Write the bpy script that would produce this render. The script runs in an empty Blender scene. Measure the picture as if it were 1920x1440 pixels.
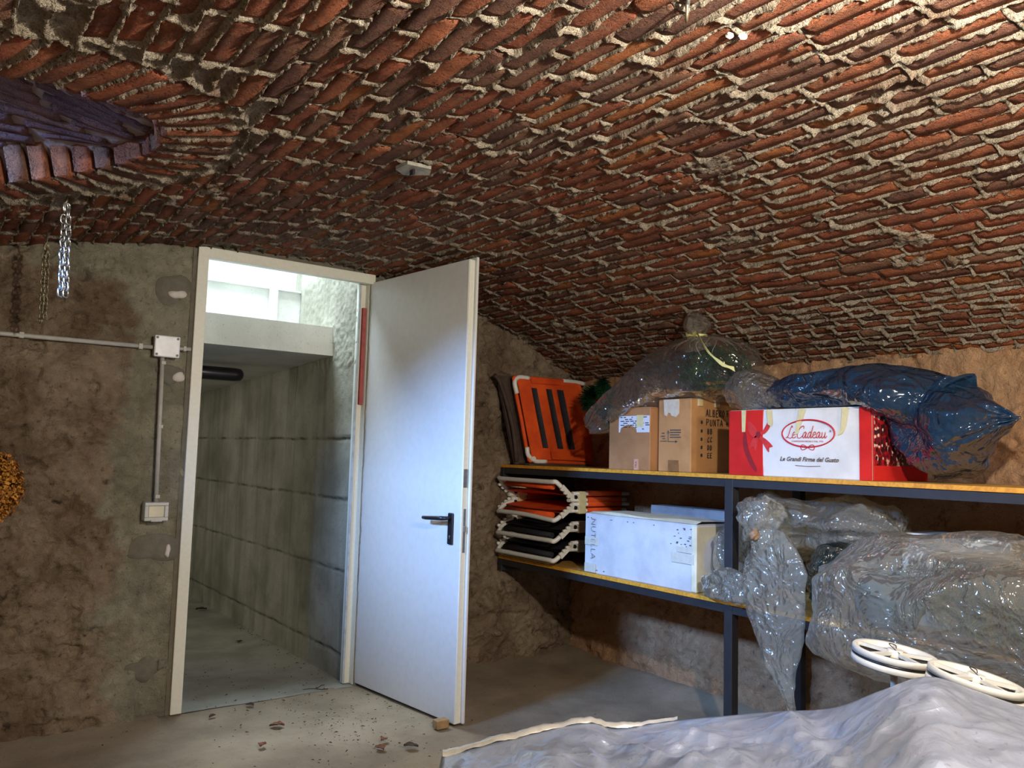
import bpy, bmesh, math, random
import numpy as np
from mathutils import Vector, Matrix, Quaternion

random.seed(7)
RNG = np.random.default_rng(7)
SC = bpy.context.scene
COL = SC.collection

# ------------------------------------------------------------------ camera
FPX, YAW, PITCH, ROLL, CAMZ = 1525.39, 0.6331, 0.0860, 0.0282, 1.1843
_f = Vector((math.sin(YAW)*math.cos(PITCH), math.cos(YAW)*math.cos(PITCH), math.sin(PITCH)))
_r = Vector((math.cos(YAW), -math.sin(YAW), 0.0))
_u = _r.cross(_f)
CR = _r*math.cos(ROLL) + _u*math.sin(ROLL)
CU = -_r*math.sin(ROLL) + _u*math.cos(ROLL)
CF = _f
cd = bpy.data.cameras.new('camera')
cam = bpy.data.objects.new('camera', cd); COL.objects.link(cam)
cam.matrix_world = Matrix(((CR.x, CU.x, -CF.x, 0), (CR.y, CU.y, -CF.y, 0), (CR.z, CU.z, -CF.z, CAMZ), (0, 0, 0, 1)))
cd.sensor_fit = 'HORIZONTAL'; cd.sensor_width = 36.0; cd.lens = FPX*36.0/1920.0
cd.clip_start = 0.02; cd.clip_end = 200
SC.camera = cam

# ------------------------------------------------------------------ light, sky, exposure
SC.view_settings.view_transform = 'Standard'
SC.view_settings.look = 'None'
SC.view_settings.gamma = 1.0
SC.view_settings.use_curve_mapping = False
SC.view_settings.exposure = 0.18
SC.cycles.transparent_max_bounces = 24
SC.cycles.max_bounces = 7
SC.cycles.diffuse_bounces = 4
SC.cycles.sample_clamp_indirect = 4.0

W = bpy.data.worlds.new('sky'); SC.world = W
W.use_nodes = True
bg = W.node_tree.nodes['Background']
bg.inputs[0].default_value = (0.50, 0.70, 1.0, 1); bg.inputs[1].default_value = 1.2

def lamp_light(name, kind, loc, energy, col, size=None, aim=None, size_y=None):
    l = bpy.data.lights.new(name, kind); l.energy = energy; l.color = col
    o = bpy.data.objects.new(name, l); COL.objects.link(o); o.location = loc
    if kind == 'POINT': l.shadow_soft_size = size
    if kind == 'AREA':
        l.shape = 'RECTANGLE'; l.size = size; l.size_y = size_y or size
    if aim is not None:
        d = Vector(aim) - Vector(loc)
        o.rotation_euler = d.to_track_quat('-Z', 'Y').to_euler()
    return o
# the cellar lamp under the crown of the vault, just out of the frame, and an unseen fill light added behind the camera to brighten the room
lamp_light('ceiling_lamp_light', 'POINT', (1.10, 0.34, 1.92), 135, (1.0, 0.92, 0.80), 0.035)
lamp_light('rear_fill_light', 'POINT', (1.85, -0.95, 1.62), 85, (1.0, 0.94, 0.84), 0.12)
# daylight: the sky above the light well behind the door and outside the lunette window in the left wall
lamp_light('daylight_well', 'AREA', (1.40, 4.62, 3.2), 95, (0.72, 0.86, 1.0), 0.9, (1.40, 4.5, 1.5), 0.5)
lamp_light('stair_fill_light', 'AREA', (-0.6, 5.6, 1.4), 12, (1.0, 0.96, 0.87), 1.2, (1.8, 5.2, 0.6), 1.2)  # fill light added inside the closed stair space to brighten the passage
lamp_light('daylight_lunette', 'AREA', (-1.6, 2.36, 2.56), 520, (0.26, 0.49, 1.0), 0.8, (1.95, 2.95, 1.1), 0.5)

# ------------------------------------------------------------------ noise
_perm = np.random.default_rng(3).permutation(256).astype(np.int64); _perm = np.concatenate([_perm, _perm, _perm])
_grad = np.random.default_rng(5).normal(size=(256, 3)); _grad /= np.linalg.norm(_grad, axis=1)[:, None]
def noise3(P, scale=1.0, seed=0):
    P = np.asarray(P, float)*scale + seed*17.31
    I = np.floor(P).astype(np.int64); F = P - I
    U = F*F*F*(F*(F*6-15)+10)
    I &= 255
    out = 0
    for dx in (0, 1):
        wx = U[:, 0] if dx else 1-U[:, 0]
        for dy in (0, 1):
            wy = U[:, 1] if dy else 1-U[:, 1]
            for dz in (0, 1):
                wz = U[:, 2] if dz else 1-U[:, 2]
                h = _perm[_perm[_perm[(I[:, 0]+dx) & 255] + ((I[:, 1]+dy) & 255)] + ((I[:, 2]+dz) & 255)]
                g = _grad[h]
                out = out + wx*wy*wz*(g[:, 0]*(F[:, 0]-dx)+g[:, 1]*(F[:, 1]-dy)+g[:, 2]*(F[:, 2]-dz))
    return out*1.6
def fbm(P, scale, oct=4, seed=0, gain=.5):
    a, o, t = 1.0, 0, 0
    for k in range(oct):
        o = o + a*noise3(P, scale*2**k, seed+k*3.7); t += a; a *= gain
    return o/t*1.3
def ridged(P, scale, oct=3, seed=0):
    a, o, t = 1.0, 0, 0
    for k in range(oct):
        o = o + a*(1-np.abs(noise3(P, scale*2**k, seed+k*5.1))*2.2); t += a; a *= .5
    return o/t
def sstep(x, a, b):
    t = np.clip((x-a)/(b-a), 0, 1); return t*t*(3-2*t)

# ------------------------------------------------------------------ mesh helpers
def mesh_np(name, V, F, mats, mi=None, smooth=False):
    """V (n,3), F (m,4) or (m,3) int arrays or list of tuples"""
    me = bpy.data.meshes.new(name)
    if isinstance(F, np.ndarray):
        n, k = F.shape
        me.vertices.add(len(V)); me.vertices.foreach_set('co', np.asarray(V, np.float32).ravel())
        me.loops.add(n*k); me.loops.foreach_set('vertex_index', F.astype(np.int32).ravel())
        me.polygons.add(n); me.polygons.foreach_set('loop_start', np.arange(0, n*k, k, dtype=np.int32))
        me.update(calc_edges=True); me.validate()
    else:
        me.from_pydata([tuple(map(float, v)) for v in V], [], [tuple(map(int, f)) for f in F]); me.update()
    for m in (mats if isinstance(mats, (list, tuple)) else [mats]): me.materials.append(m)
    if mi is not None: me.polygons.foreach_set('material_index', np.asarray(mi, np.int32))
    if smooth: me.polygons.foreach_set('use_smooth', np.ones(len(me.polygons), bool))
    me.update()
    return me
def wloc(p):
    return Vector((0, 0, 0)) if p is None else (Vector(p.location) if p.type == 'EMPTY' else Vector((0, 0, 0)))
def link(name, me, parent=None, label=None, cat=None, group=None, kind=None):
    o = bpy.data.objects.new(name, me); COL.objects.link(o)
    if parent is not None:
        o.parent = parent
        o.matrix_parent_inverse = Matrix.Translation(-wloc(parent))
    tag(o, label, cat, group, kind)
    return o
def tag(o, label=None, cat=None, group=None, kind=None):
    if label: o['label'] = label
    if cat: o['category'] = cat
    if group: o['group'] = group
    if kind: o['kind'] = kind
    return o
def empty(name, loc, label=None, cat=None, group=None, kind=None):
    e = bpy.data.objects.new(name, None); COL.objects.link(e); e.location = loc
    e.empty_display_size = .05
    return tag(e, label, cat, group, kind)

class MB:
    """collects pieces into ONE mesh (world coordinates)"""
    def __init__(s): s.V = []; s.F = []; s.S = []
    def add(s, V, F, smooth=False):
        b = len(s.V); s.V += [tuple(v) for v in V]
        for f in F: s.F.append(tuple(i+b for i in f)); s.S.append(smooth)
        return s
    def box(s, lo, hi, bev=0.0, M=None):
        bm = bmesh.new(); bmesh.ops.create_cube(bm, size=1)
        c = [(a+b)/2 for a, b in zip(lo, hi)]; d = [abs(b-a) for a, b in zip(lo, hi)]
        for v in bm.verts: v.co = Vector((v.co.x*d[0]+c[0], v.co.y*d[1]+c[1], v.co.z*d[2]+c[2]))
        if bev > 0: bmesh.ops.bevel(bm, geom=bm.edges[:], offset=min(bev, min(d)*.45), segments=2, affect='EDGES', profile=.5)
        return s.bm(bm, M)
    def bm(s, bm, M=None, smooth=False):
        if M is not None: bmesh.ops.transform(bm, matrix=M, verts=bm.verts[:])
        bm.verts.index_update()
        s.add([v.co.copy() for v in bm.verts], [[v.index for v in f.verts] for f in bm.faces], smooth); bm.free(); return s
    def cyl(s, p0, p1, r0, r1=None, n=16, caps=True):
        return s.sweep([p0, p1], [r0, r0 if r1 is None else r1], n, caps)
    def sweep(s, pts, r, n=8, caps=True, closed=False):
        P = [Vector(p) for p in pts]; k = len(P)
        R = r if isinstance(r, (list, tuple, np.ndarray)) else [r]*k
        T = []
        for i in range(k):
            a = P[(i-1) % k] if (closed or i > 0) else P[i]
            b = P[(i+1) % k] if (closed or i < k-1) else P[i]
            T.append((b-a).normalized())
        up = Vector((0, 0, 1)) if abs(T[0].z) < .9 else Vector((1, 0, 0))
        nrm = (up - T[0]*up.dot(T[0])).normalized()
        V = []
        for i in range(k):
            if i: nrm = (nrm - T[i]*nrm.dot(T[i])).normalized()
            bn = T[i].cross(nrm)
            for j in range(n):
                a = 2*math.pi*j/n
                V.append(P[i] + (nrm*math.cos(a)+bn*math.sin(a))*R[i])
        F = []
        for i in range(k if closed else k-1):
            for j in range(n):
                a = i*n+j; b = i*n+(j+1) % n; c = ((i+1) % k)*n+(j+1) % n; d = ((i+1) % k)*n+j
                F.append((a, b, c, d))
        s.add(V, F, True)
        if caps and not closed:
            b0 = len(s.V)-len(V)
            s.F.append(tuple(b0+j for j in reversed(range(n)))); s.S.append(False)
            s.F.append(tuple(b0+(k-1)*n+j for j in range(n))); s.S.append(False)
        return s
    def poly(s, pts, thick, nrm):
        """flat polygon extruded along nrm"""
        n = len(pts); nv = Vector(nrm).normalized()*thick
        A = [Vector(p) for p in pts]; B = [p+nv for p in A]
        F = [tuple(range(n, 2*n)), tuple(reversed(range(n)))] + [(i, (i+1) % n, n+(i+1) % n, n+i) for i in range(n)]
        return s.add(A+B, F)
    def build(s, name, mat, parent=None, label=None, cat=None, group=None, kind=None):
        me = bpy.data.meshes.new(name); me.from_pydata([tuple(v) for v in s.V], [], s.F); me.update()
        me.polygons.foreach_set('use_smooth', s.S)
        me.materials.append(mat); me.update()
        return link(name, me, parent, label, cat, group, kind)
def crom(pts, n=8, closed=False):
    """Catmull-Rom through pts"""
    P = [np.array(p, float) for p in pts]; k = len(P); out = []
    for i in range(k if closed else k-1):
        p0 = P[(i-1) % k] if (closed or i > 0) else 2*P[0]-P[1]
        p1 = P[i]; p2 = P[(i+1) % k]
        p3 = P[(i+2) % k] if (closed or i < k-2) else 2*P[-1]-P[-2]
        for t in np.arange(n)/n:
            out.append(.5*((2*p1)+(-p0+p2)*t+(2*p0-5*p1+4*p2-p3)*t*t+(-p0+3*p1-3*p2+p3)*t**3))
    if not closed: out.append(P[-1])
    return out
def copy_tree(o, parent=None):
    c = o.copy(); COL.objects.link(c)
    if parent is not None: c.parent = parent; c.matrix_parent_inverse = o.matrix_parent_inverse.copy()
    for ch in list(o.children): copy_tree(ch, c)
    return c

# ------------------------------------------------------------------ materials
def srgb(r, g, b):
    f = lambda c: ((c/255+.055)/1.055)**2.4 if c/255 > .04045 else c/255/12.92
    return (f(r), f(g), f(b), 1)
class N:
    def __init__(s, name):
        s.m = bpy.data.materials.new(name); s.m.use_nodes = True
        s.t = s.m.node_tree; s.b = s.t.nodes['Principled BSDF']; s.out = s.t.nodes['Material Output']
        s._p = None
    def n(s, typ, **kw):
        nd = s.t.nodes.new(typ)
        for k, v in kw.items():
            if k in nd.inputs: nd.inputs[k].default_value = v
            else: setattr(nd, k, v)
        return nd
    def l(s, a, b): s.t.links.new(a, b)
    def pos(s):
        if s._p is None: s._p = s.n('ShaderNodeNewGeometry').outputs['Position']
        return s._p
    def noise(s, scale, detail=4, rough=.55, dist=0.0, vec=None, seed=0.0):
        nd = s.n('ShaderNodeTexNoise'); nd.inputs['Scale'].default_value = scale; nd.inputs['Detail'].default_value = detail
        nd.inputs['Roughness'].default_value = rough; nd.inputs['Distortion'].default_value = dist
        v = vec or s.pos()
        if seed:
            a = s.n('ShaderNodeVectorMath', operation='ADD'); s.l(v, a.inputs[0]); a.inputs[1].default_value = (seed, seed*1.7, seed*.6); v = a.outputs[0]
        s.l(v, nd.inputs['Vector']); return nd.outputs['Fac']
    def ramp(s, fac, a, b):
        nd = s.n('ShaderNodeMapRange'); nd.interpolation_type = 'SMOOTHSTEP'
        nd.inputs[1].default_value = a; nd.inputs[2].default_value = b; s.l(fac, nd.inputs[0]); return nd.outputs[0]
    def mix(s, fac, a, b):
        nd = s.n('ShaderNodeMix', data_type='RGBA')
        if hasattr(fac, 'node'): s.l(fac, nd.inputs[0])
        else: nd.inputs[0].default_value = fac
        for x, i in ((a, 6), (b, 7)):
            if hasattr(x, 'node'): s.l(x, nd.inputs[i])
            else: nd.inputs[i].default_value = x
        return nd.outputs[2]
    def math(s, op, a, b=None):
        nd = s.n('ShaderNodeMath', operation=op)
        for x, i in ((a, 0), (b, 1)):
            if x is None: continue
            if hasattr(x, 'node'): s.l(x, nd.inputs[i])
            else: nd.inputs[i].default_value = x
        return nd.outputs[0]
    def bump(s, h, strength=.5, dist=.01, prev=None):
        nd = s.n('ShaderNodeBump'); nd.inputs['Strength'].default_value = strength; nd.inputs['Distance'].default_value = dist
        s.l(h, nd.inputs['Height'])
        if prev is not None: s.l(prev, nd.inputs['Normal'])
        return nd.outputs[0]
    def fin(s, col=None, rough=.8, metal=0.0, bump=None, spec=None):
        if col is not None:
            if hasattr(col, 'node'): s.l(col, s.b.inputs['Base Color'])
            else: s.b.inputs['Base Color'].default_value = col
        if hasattr(rough, 'node'): s.l(rough, s.b.inputs['Roughness'])
        else: s.b.inputs['Roughness'].default_value = rough
        s.b.inputs['Metallic'].default_value = metal
        if spec is not None: s.b.inputs['Specular IOR Level'].default_value = spec
        if bump is not None: s.l(bump, s.b.inputs['Normal'])
        return s.m
def plain(name, col, rough=.5, metal=0.0, var=.12, scale=25, bumpd=.0, spec=None):
    k = N(name)
    d = tuple(c*(1-var*2) for c in col[:3])+(1,)
    c = k.mix(k.ramp(k.noise(scale, 4), .35, .7), col, d)
    b = k.bump(k.noise(scale*6, 3), .5, bumpd) if bumpd > 0 else None
    return k.fin(c, rough, metal, b, spec)
def brick_mat(i, col, dark, nm='brick_clay'):
    k = N(f'{nm}_{i}')
    c = k.mix(k.ramp(k.noise(14, 5, .6, seed=i+.3), .35, .68), srgb(*col), srgb(*dark))
    c = k.mix(k.ramp(k.noise(70, 3, .7, seed=i), .60, .72), c, srgb(92, 52, 40))
    c = k.mix(k.math('MULTIPLY', k.ramp(k.noise(26, 5, .65, seed=i*2+5), .56, .70), .55), c, srgb(150, 128, 104))
    b = k.bump(k.noise(150, 4, .75, seed=i), 1.0, .018)
    b = k.bump(k.noise(60, 4, .7, seed=i+9), 1.0, .014, b)
    return k.fin(c, .92, 0, b, .15)
BRICKS = [brick_mat(i, a, b) for i, (a, b) in enumerate([
    ((186, 114, 80), (142, 90, 66)), ((200, 124, 76), (160, 100, 64)), ((172, 104, 76), (130, 86, 68)), ((152, 106, 84), (120, 88, 74)),
    ((182, 106, 76), (146, 90, 68)), ((144, 100, 82), (112, 82, 70)), ((194, 118, 82), (154, 96, 68)), ((166, 120, 94), (134, 98, 80))])]
def mortar_mat():
    k = N('lime_mortar')
    c = k.mix(k.ramp(k.noise(9, 5, .6), .35, .7), srgb(180, 168, 148), srgb(140, 127, 108))
    c = k.mix(k.ramp(k.noise(140, 2, .6), .58, .70), c, srgb(96, 82, 66))
    c = k.mix(k.math('MULTIPLY', k.ramp(k.noise(5, 4, .6, seed=4), .52, .66), .6), c, srgb(120, 84, 62))
    b = k.bump(k.noise(190, 3, .75), 1.0, .009)
    b = k.bump(k.noise(85, 3, .65), 1.0, .016, b)
    return k.fin(c, .95, 0, b, .1)
MORTAR = mortar_mat()
def wall_mat(name, brown, pale, dark, cement=None, seed=0.0):
    k = N(name)
    c = k.mix(k.ramp(k.noise(3.2, 6, .62, .4, seed=seed), .36, .66), srgb(*brown), srgb(*pale))
    c = k.mix(k.ramp(k.noise(11, 6, .65, .3, seed=seed+2), .56, .72), c, srgb(*dark))
    c = k.mix(k.math('MULTIPLY', k.ramp(k.noise(38, 5, .7, seed=seed+3), .58, .70), .7), c, srgb(*dark))
    c = k.mix(k.math('MULTIPLY', k.ramp(k.noise(24, 5, .7, seed=seed+6), .60, .72), .6), c, srgb(*pale))
    if cement:
        # smooth cement render next to the door frame and along the top of the wall: it belongs to the wall
        sx = k.n('ShaderNodeSeparateXYZ'); k.l(k.pos(), sx.inputs[0])
        wob = k.math('MULTIPLY', k.math('SUBTRACT', k.noise(4.5, 5, .6, .3, seed=8), .5), .55)
        x = k.math('ADD', sx.outputs[0], wob)
        z = k.math('ADD', sx.outputs[2], wob)
        side = k.math('MULTIPLY', k.ramp(x, .66, .76), k.ramp(k.math('SUBTRACT', 2.2, x), .0, .3))
        top = k.ramp(z, 1.86, 1.95)
        fac = k.math('MAXIMUM', side, k.math('MULTIPLY', top, k.ramp(k.math('SUBTRACT', 2.35, sx.outputs[0]), 0, .3)))
        cc = k.mix(k.ramp(k.noise(7, 5, .6, seed=5), .35, .7), srgb(*cement), srgb(*[v*.82 for v in cement]))
        cc = k.mix(k.math('MULTIPLY', k.ramp(k.noise(60, 3, .6), .6, .7), .5), cc, srgb(100, 90, 64))
        c = k.mix(fac, c, cc)
    b = k.bump(k.noise(110, 5, .7), .9, .010)
    b = k.bump(k.noise(26, 6, .7, .5), 1.0, .026, b)
    return k.fin(c, .95, 0, b, .1)
WALL_BACK = wall_mat('rough_lime_plaster', (126, 106, 86), (166, 148, 124), (74, 60, 48), (168, 163, 140))
WALL_SIDE = wall_mat('rough_clay_plaster', (184, 142, 106), (200, 164, 128), (134, 98, 74), None, 3.3)
WALL_PLAIN = wall_mat('old_lime_plaster', (150, 126, 104), (164, 142, 118), (104, 84, 66), None, 6.1)
def concrete(name, a, b, formwork=False, wet=False):
    k = N(name)
    c = k.mix(k.ramp(k.noise(2.6, 6, .6, .2), .33, .7), srgb(*a), srgb(*b))
    c = k.mix(k.math('MULTIPLY', k.ramp(k.noise(60, 4, .7), .58, .70), .5), c, srgb(*[v*.72 for v in b]))
    if formwork is True:      # rain streaks that run down the board-marked concrete
        mp = k.n('ShaderNodeMapping'); k.l(k.pos(), mp.inputs[0]); mp.inputs['Scale'].default_value = (6, 6, .35)
        c = k.mix(k.math('MULTIPLY', k.ramp(k.noise(1.0, 6, .65, .4, vec=mp.outputs[0]), .46, .74), .5), c, srgb(*[v*.66 for v in b]))
        sx = k.n('ShaderNodeSeparateXYZ'); k.l(k.pos(), sx.inputs[0])
        for zj in (.13, .55, .92, 1.24):       # dirt held in the joints between the lifts of the formwork
            dz = k.math('ABSOLUTE', k.math('SUBTRACT', k.math('ADD', sx.outputs[2], k.math('MULTIPLY', k.math('SUBTRACT', k.noise(5, 4, .6), .5), .03)), zj+.002))
            c = k.mix(k.math('MULTIPLY', k.ramp(dz, .012, .002), k.ramp(k.noise(5, 6, .75, seed=zj*9), .34, .70)), c, srgb(66, 62, 52))
    r = .9
    if wet: r = k.ramp(k.noise(2.0, 4, .5, .6, seed=2), .75, .25)
    bb = k.bump(k.noise(90, 5, .7), .5, .004)
    return k.fin(c, k.math('ADD', k.math('MULTIPLY', r, .45), .38) if wet else r, 0, bb, .35 if wet else .2)
CONC = concrete('board_marked_concrete', (160, 158, 142), (126, 124, 108), True)
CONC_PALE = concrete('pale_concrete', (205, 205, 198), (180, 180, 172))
FLOOR = concrete('cellar_floor', (150, 138, 117), (122, 111, 93))
FLOOR_P = concrete('passage_floor', (160, 160, 148), (128, 128, 116), False, True)
CEMENT = plain('grey_cement', srgb(112, 108, 94), .95, 0, .1, 30, .004)
PLASTER = plain('white_plaster', srgb(206, 200, 190), .9, 0, .06, 40, .003)

# ------------------------------------------------------------------ vault geometry
X0, ZC, RR, RL = 1.55, 2.125, 3.42, 5.6
XW, XL, YD, YF = 3.29, -0.42, 3.854, -1.85       # right wall, left wall, door wall, wall behind the camera
def zv(X):
    X = np.asarray(X, float); d = X-X0; R = np.where(X > X0, RR, RL)
    return ZC - R + np.sqrt(R*R-d*d)
_xs = np.linspace(XW+.06, XL-.06, 6001); _zs = zv(_xs)
_ss = np.concatenate([[0], np.cumsum(np.hypot(np.diff(_xs), np.diff(_zs)))])
def sX(s): return np.interp(s, _ss, _xs)
def Xs(X): return np.interp(-np.asarray(X), -_xs, _ss)
def vframe(X):
    d = np.asarray(X, float)-X0; R = np.where(d > 0, RR, RL); a = d/R
    c = np.sqrt(1-a*a)
    return np.stack([-a, 0*a, -c], -1)            # normal into the room
LY = 2.42
def lw(X): return .43*(np.clip((.5-np.asarray(X, float))/.33, 0, None))**.4
def project(P):
    d = np.asarray(P)-np.array([0, 0, CAMZ]); z = d@np.array(CF)
    return 960+FPX*(d@np.array(CR))/z, 720-FPX*(d@np.array(CU))/z, z

# courses of the vault, laid along Y
row_edges = [0.0]; 
while row_edges[-1] < _ss[-1]:
    s = row_edges[-1]
    row_edges.append(s + (.050 if s < .42 else .0615)*(1+.06*random.uniform(-1, 1)))
row_edges = np.array(row_edges)
rows = []
for i in range(len(row_edges)-1):
    head = row_edges[i] < .42
    L = .112 if head else .236
    v = YF - random.random()*L; vs = [v]
    while v < YD+.1:
        v += L*(1+.07*random.uniform(-1, 1)) if random.random() > .12 or head else L*random.uniform(.5, .8)
        vs.append(v)
    rows.append(np.array(vs))
# edge of the lunette opening (plan)
_t = np.concatenate([np.linspace(XL, .40, 160), .5-.1*np.linspace(1, 0, 120)**3])
edge_near = np.stack([_t, LY-lw(_t)], 1); edge_far = np.stack([_t, LY+lw(_t)], 1)[::-1]
EDGE = np.concatenate([edge_near, edge_far[1:]])
_es = np.concatenate([[0], np.cumsum(np.hypot(*np.diff(EDGE, axis=0).T))])
_n = 500; _q = np.linspace(0, _es[-1], _n); EDGE = np.stack([np.interp(_q, _es, EDGE[:, 0]), np.interp(_q, _es, EDGE[:, 1])], 1)
ESTEP = _q[1]
def edge_dist(X, Y):
    """distance to the opening's edge (negative inside) and arc length there; only near the opening"""
    X = np.asarray(X, float); Y = np.asarray(Y, float)
    d = np.full(X.shape, 9.0); a = np.zeros(X.shape)
    near = (X < 1.0) & (np.abs(Y-LY) < 1.15)
    P = np.stack([X[near], Y[near]], 1)
    if len(P):
        dd = np.empty(len(P)); ii = np.empty(len(P), int)
        for k in range(0, len(P), 4000):
            q = ((P[k:k+4000, None, :]-EDGE[None])**2).sum(-1); ii[k:k+4000] = q.argmin(1); dd[k:k+4000] = np.sqrt(q.min(1))
        ins = (P[:, 0] < .5) & (np.abs(P[:, 1]-LY) < lw(P[:, 0]))
        d[near] = np.where(ins, -dd, dd); a[near] = ii*ESTEP
    return d, a
RING = .215
ARCH_STEP = .066
# ================================================================== STRUCTURE
# ------------------------------------------------------------------ vault: mortar bed
s_fine = np.arange(0, Xs(.02), .0056); s_co = np.arange(s_fine[-1]+.02, _ss[-1], .03)
v_co = np.arange(YF, .28, .03); v_fine = np.arange(.28, YD+.06, .0062)
GS = np.concatenate([s_fine, s_co]); GV = np.concatenate([v_co, v_fine])
S2, V2 = np.meshgrid(GS, GV, indexing='ij')
sf, vf = S2.ravel(), V2.ravel()
Xf = sX(sf); Pn = np.stack([sf, vf, 0*sf], 1)
wob = .006*noise3(Pn, 9, 1); wob2 = .006*noise3(Pn, 11, 2)
ri = np.clip(np.searchsorted(row_edges, sf+wob)-1, 0, len(rows)-1)
ds = np.minimum(np.abs(sf+wob-row_edges[ri]), np.abs(row_edges[np.minimum(ri+1, len(row_edges)-1)]-sf-wob))
dv = np.full(sf.shape, 1.0)
for i, vs in enumerate(rows):
    m = ri == i
    if not m.any(): continue
    q = vf[m]+wob2[m]; k = np.clip(np.searchsorted(vs, q), 1, len(vs)-1)
    dv[m] = np.minimum(np.abs(q-vs[k-1]), np.abs(vs[k]-q))
d = np.minimum(ds, dv)
ed, ea = edge_dist(Xf, vf)
ring = (ed > -.05) & (ed < RING+.012)
dr = np.abs(((ea/ARCH_STEP) % 1)-.5)*ARCH_STEP; dr = ARCH_STEP*.5-dr
d = np.where(ring, np.minimum(dr, np.abs(ed-RING-.006)), d)
d = np.where((ed >= RING+.012) & (ed < RING+.05), d*.6, d)
n_lo, n_md = fbm(Pn, 5, 3, 11), fbm(Pn, 22, 3, 12)
n_hi = fbm(Pn, 95, 3, 13)
A = .0052 + .010*n_lo + .015*n_md
g = np.exp(-(d/.0066)**2)
h = A*g - .016*(1-g)
sm = sstep(fbm(Pn, 3.2, 4, 21)+.5*n_md, .36, .60)*sstep(noise3(Pn, .8, 5), -.5, .3)
sm = np.where(ed < RING+.05, sm*.6, sm)
h = np.maximum(h, sm*.020-.013 + .005*n_md)
h = h + .0055*n_hi*(.35+.65*np.maximum(g, sm))
Z_f = zv(Xf); nn = vframe(Xf)
PV = np.stack([Xf, vf, Z_f], 1) + nn*h[:, None]
ns, nv = S2.shape
ii, jj = np.meshgrid(np.arange(ns-1), np.arange(nv-1), indexing='ij')
q = np.stack([ii*nv+jj, ii*nv+jj+1, (ii+1)*nv+jj+1, (ii+1)*nv+jj], -1).reshape(-1, 4)
edq = ed[q].mean(1)
q = q[edq > .012]
ceiling = link('ceiling', mesh_np('ceiling', PV, q, MORTAR, smooth=True), kind='structure')
ceiling['label'] = 'low brick barrel vault with rough squeezed-out mortar over the whole cellar'

# ------------------------------------------------------------------ bricks
def brick_shape(w, l, dep, rng, nx=3, ny=5, rough=.0025):
    xs = np.array([-.5, 0, .5])*w if nx == 3 else np.linspace(-.5, .5, nx)*w
    ys = np.concatenate([[-.5], np.linspace(-.5+.08, .5-.08, ny-2), [.5]])*l
    V = []
    for i in range(nx):
        for j in range(ny):
            e = (i in (0, nx-1))+(j in (0, ny-1))
            V.append([xs[i]+rng.normal()*.0022, ys[j]+rng.normal()*.003, .0022*e+rng.normal()*rough*.7])
    b = len(V)
    loop = [(0, j) for j in range(ny)]+[(i, ny-1) for i in range(1, nx)]+[(nx-1, j) for j in range(ny-2, -1, -1)]+[(i, 0) for i in range(nx-2, 0, -1)]
    for (i, j) in loop: V.append([xs[i]*.98, ys[j]*.99, dep])
    F = [(i*ny+j, (i+1)*ny+j, (i+1)*ny+j+1, i*ny+j+1) for i in range(nx-1) for j in range(ny-1)]
    m = len(loop)
    for k in range(m):
        a = loop[k]; c = loop[(k+1) % m]
        F.append((a[0]*ny+a[1], c[0]*ny+c[1], b+(k+1) % m, b+k))
    return np.array(V), np.array(F)
brng = np.random.default_rng(11)
SH_LONG = [brick_shape(.0505, .222, .06, brng) for _ in range(12)]
SH_HEAD = [brick_shape(.0400, .098, .06, brng, 3, 4) for _ in range(8)]
SH_ARCH = [brick_shape(.0500, .205, .115, brng) for _ in range(8)]
SH_FLAT = [brick_shape(.0505, .222, .03, brng) for _ in range(6)]
ME = {}
for nm, L_ in (('long', SH_LONG), ('head', SH_HEAD), ('arch', SH_ARCH)):
    ME[nm] = [mesh_np('brick', v, f, BRICKS[0]) for v, f in L_]
def brick_frame(X, n, along):
    z = -np.asarray(n, float); z /= np.linalg.norm(z)
    y = np.asarray(along, float); y = y-z*(y@z); y /= np.linalg.norm(y)
    x = np.cross(y, z)
    return x, y, z
cand = []
for i, vs in enumerate(rows):
    s0, s1 = row_edges[i], row_edges[i+1]
    sc_ = (s0+s1)/2; X = float(sX(sc_)); n = vframe(X)
    head = s0 < .42
    for k in range(len(vs)-1):
        a, b = vs[k], vs[k+1]
        if b > YD+.10 or b-a < .05: continue
        vc = (a+b)/2
        cand.append((X, vc, n, (s1-s0-.0095), (b-a-.013), head))
cX = np.array([c[0] for c in cand]); cY = np.array([c[1] for c in cand])
e_mid = edge_dist(cX, cY)[0]
e_a = edge_dist(cX, cY-np.array([c[4] for c in cand])*.4)[0]; e_b = edge_dist(cX, cY+np.array([c[4] for c in cand])*.4)[0]
emin = np.minimum(np.minimum(e_mid, e_a), e_b)
cand = [c for c, e in zip(cand, emin) if e > RING+.018]
info = []
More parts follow.
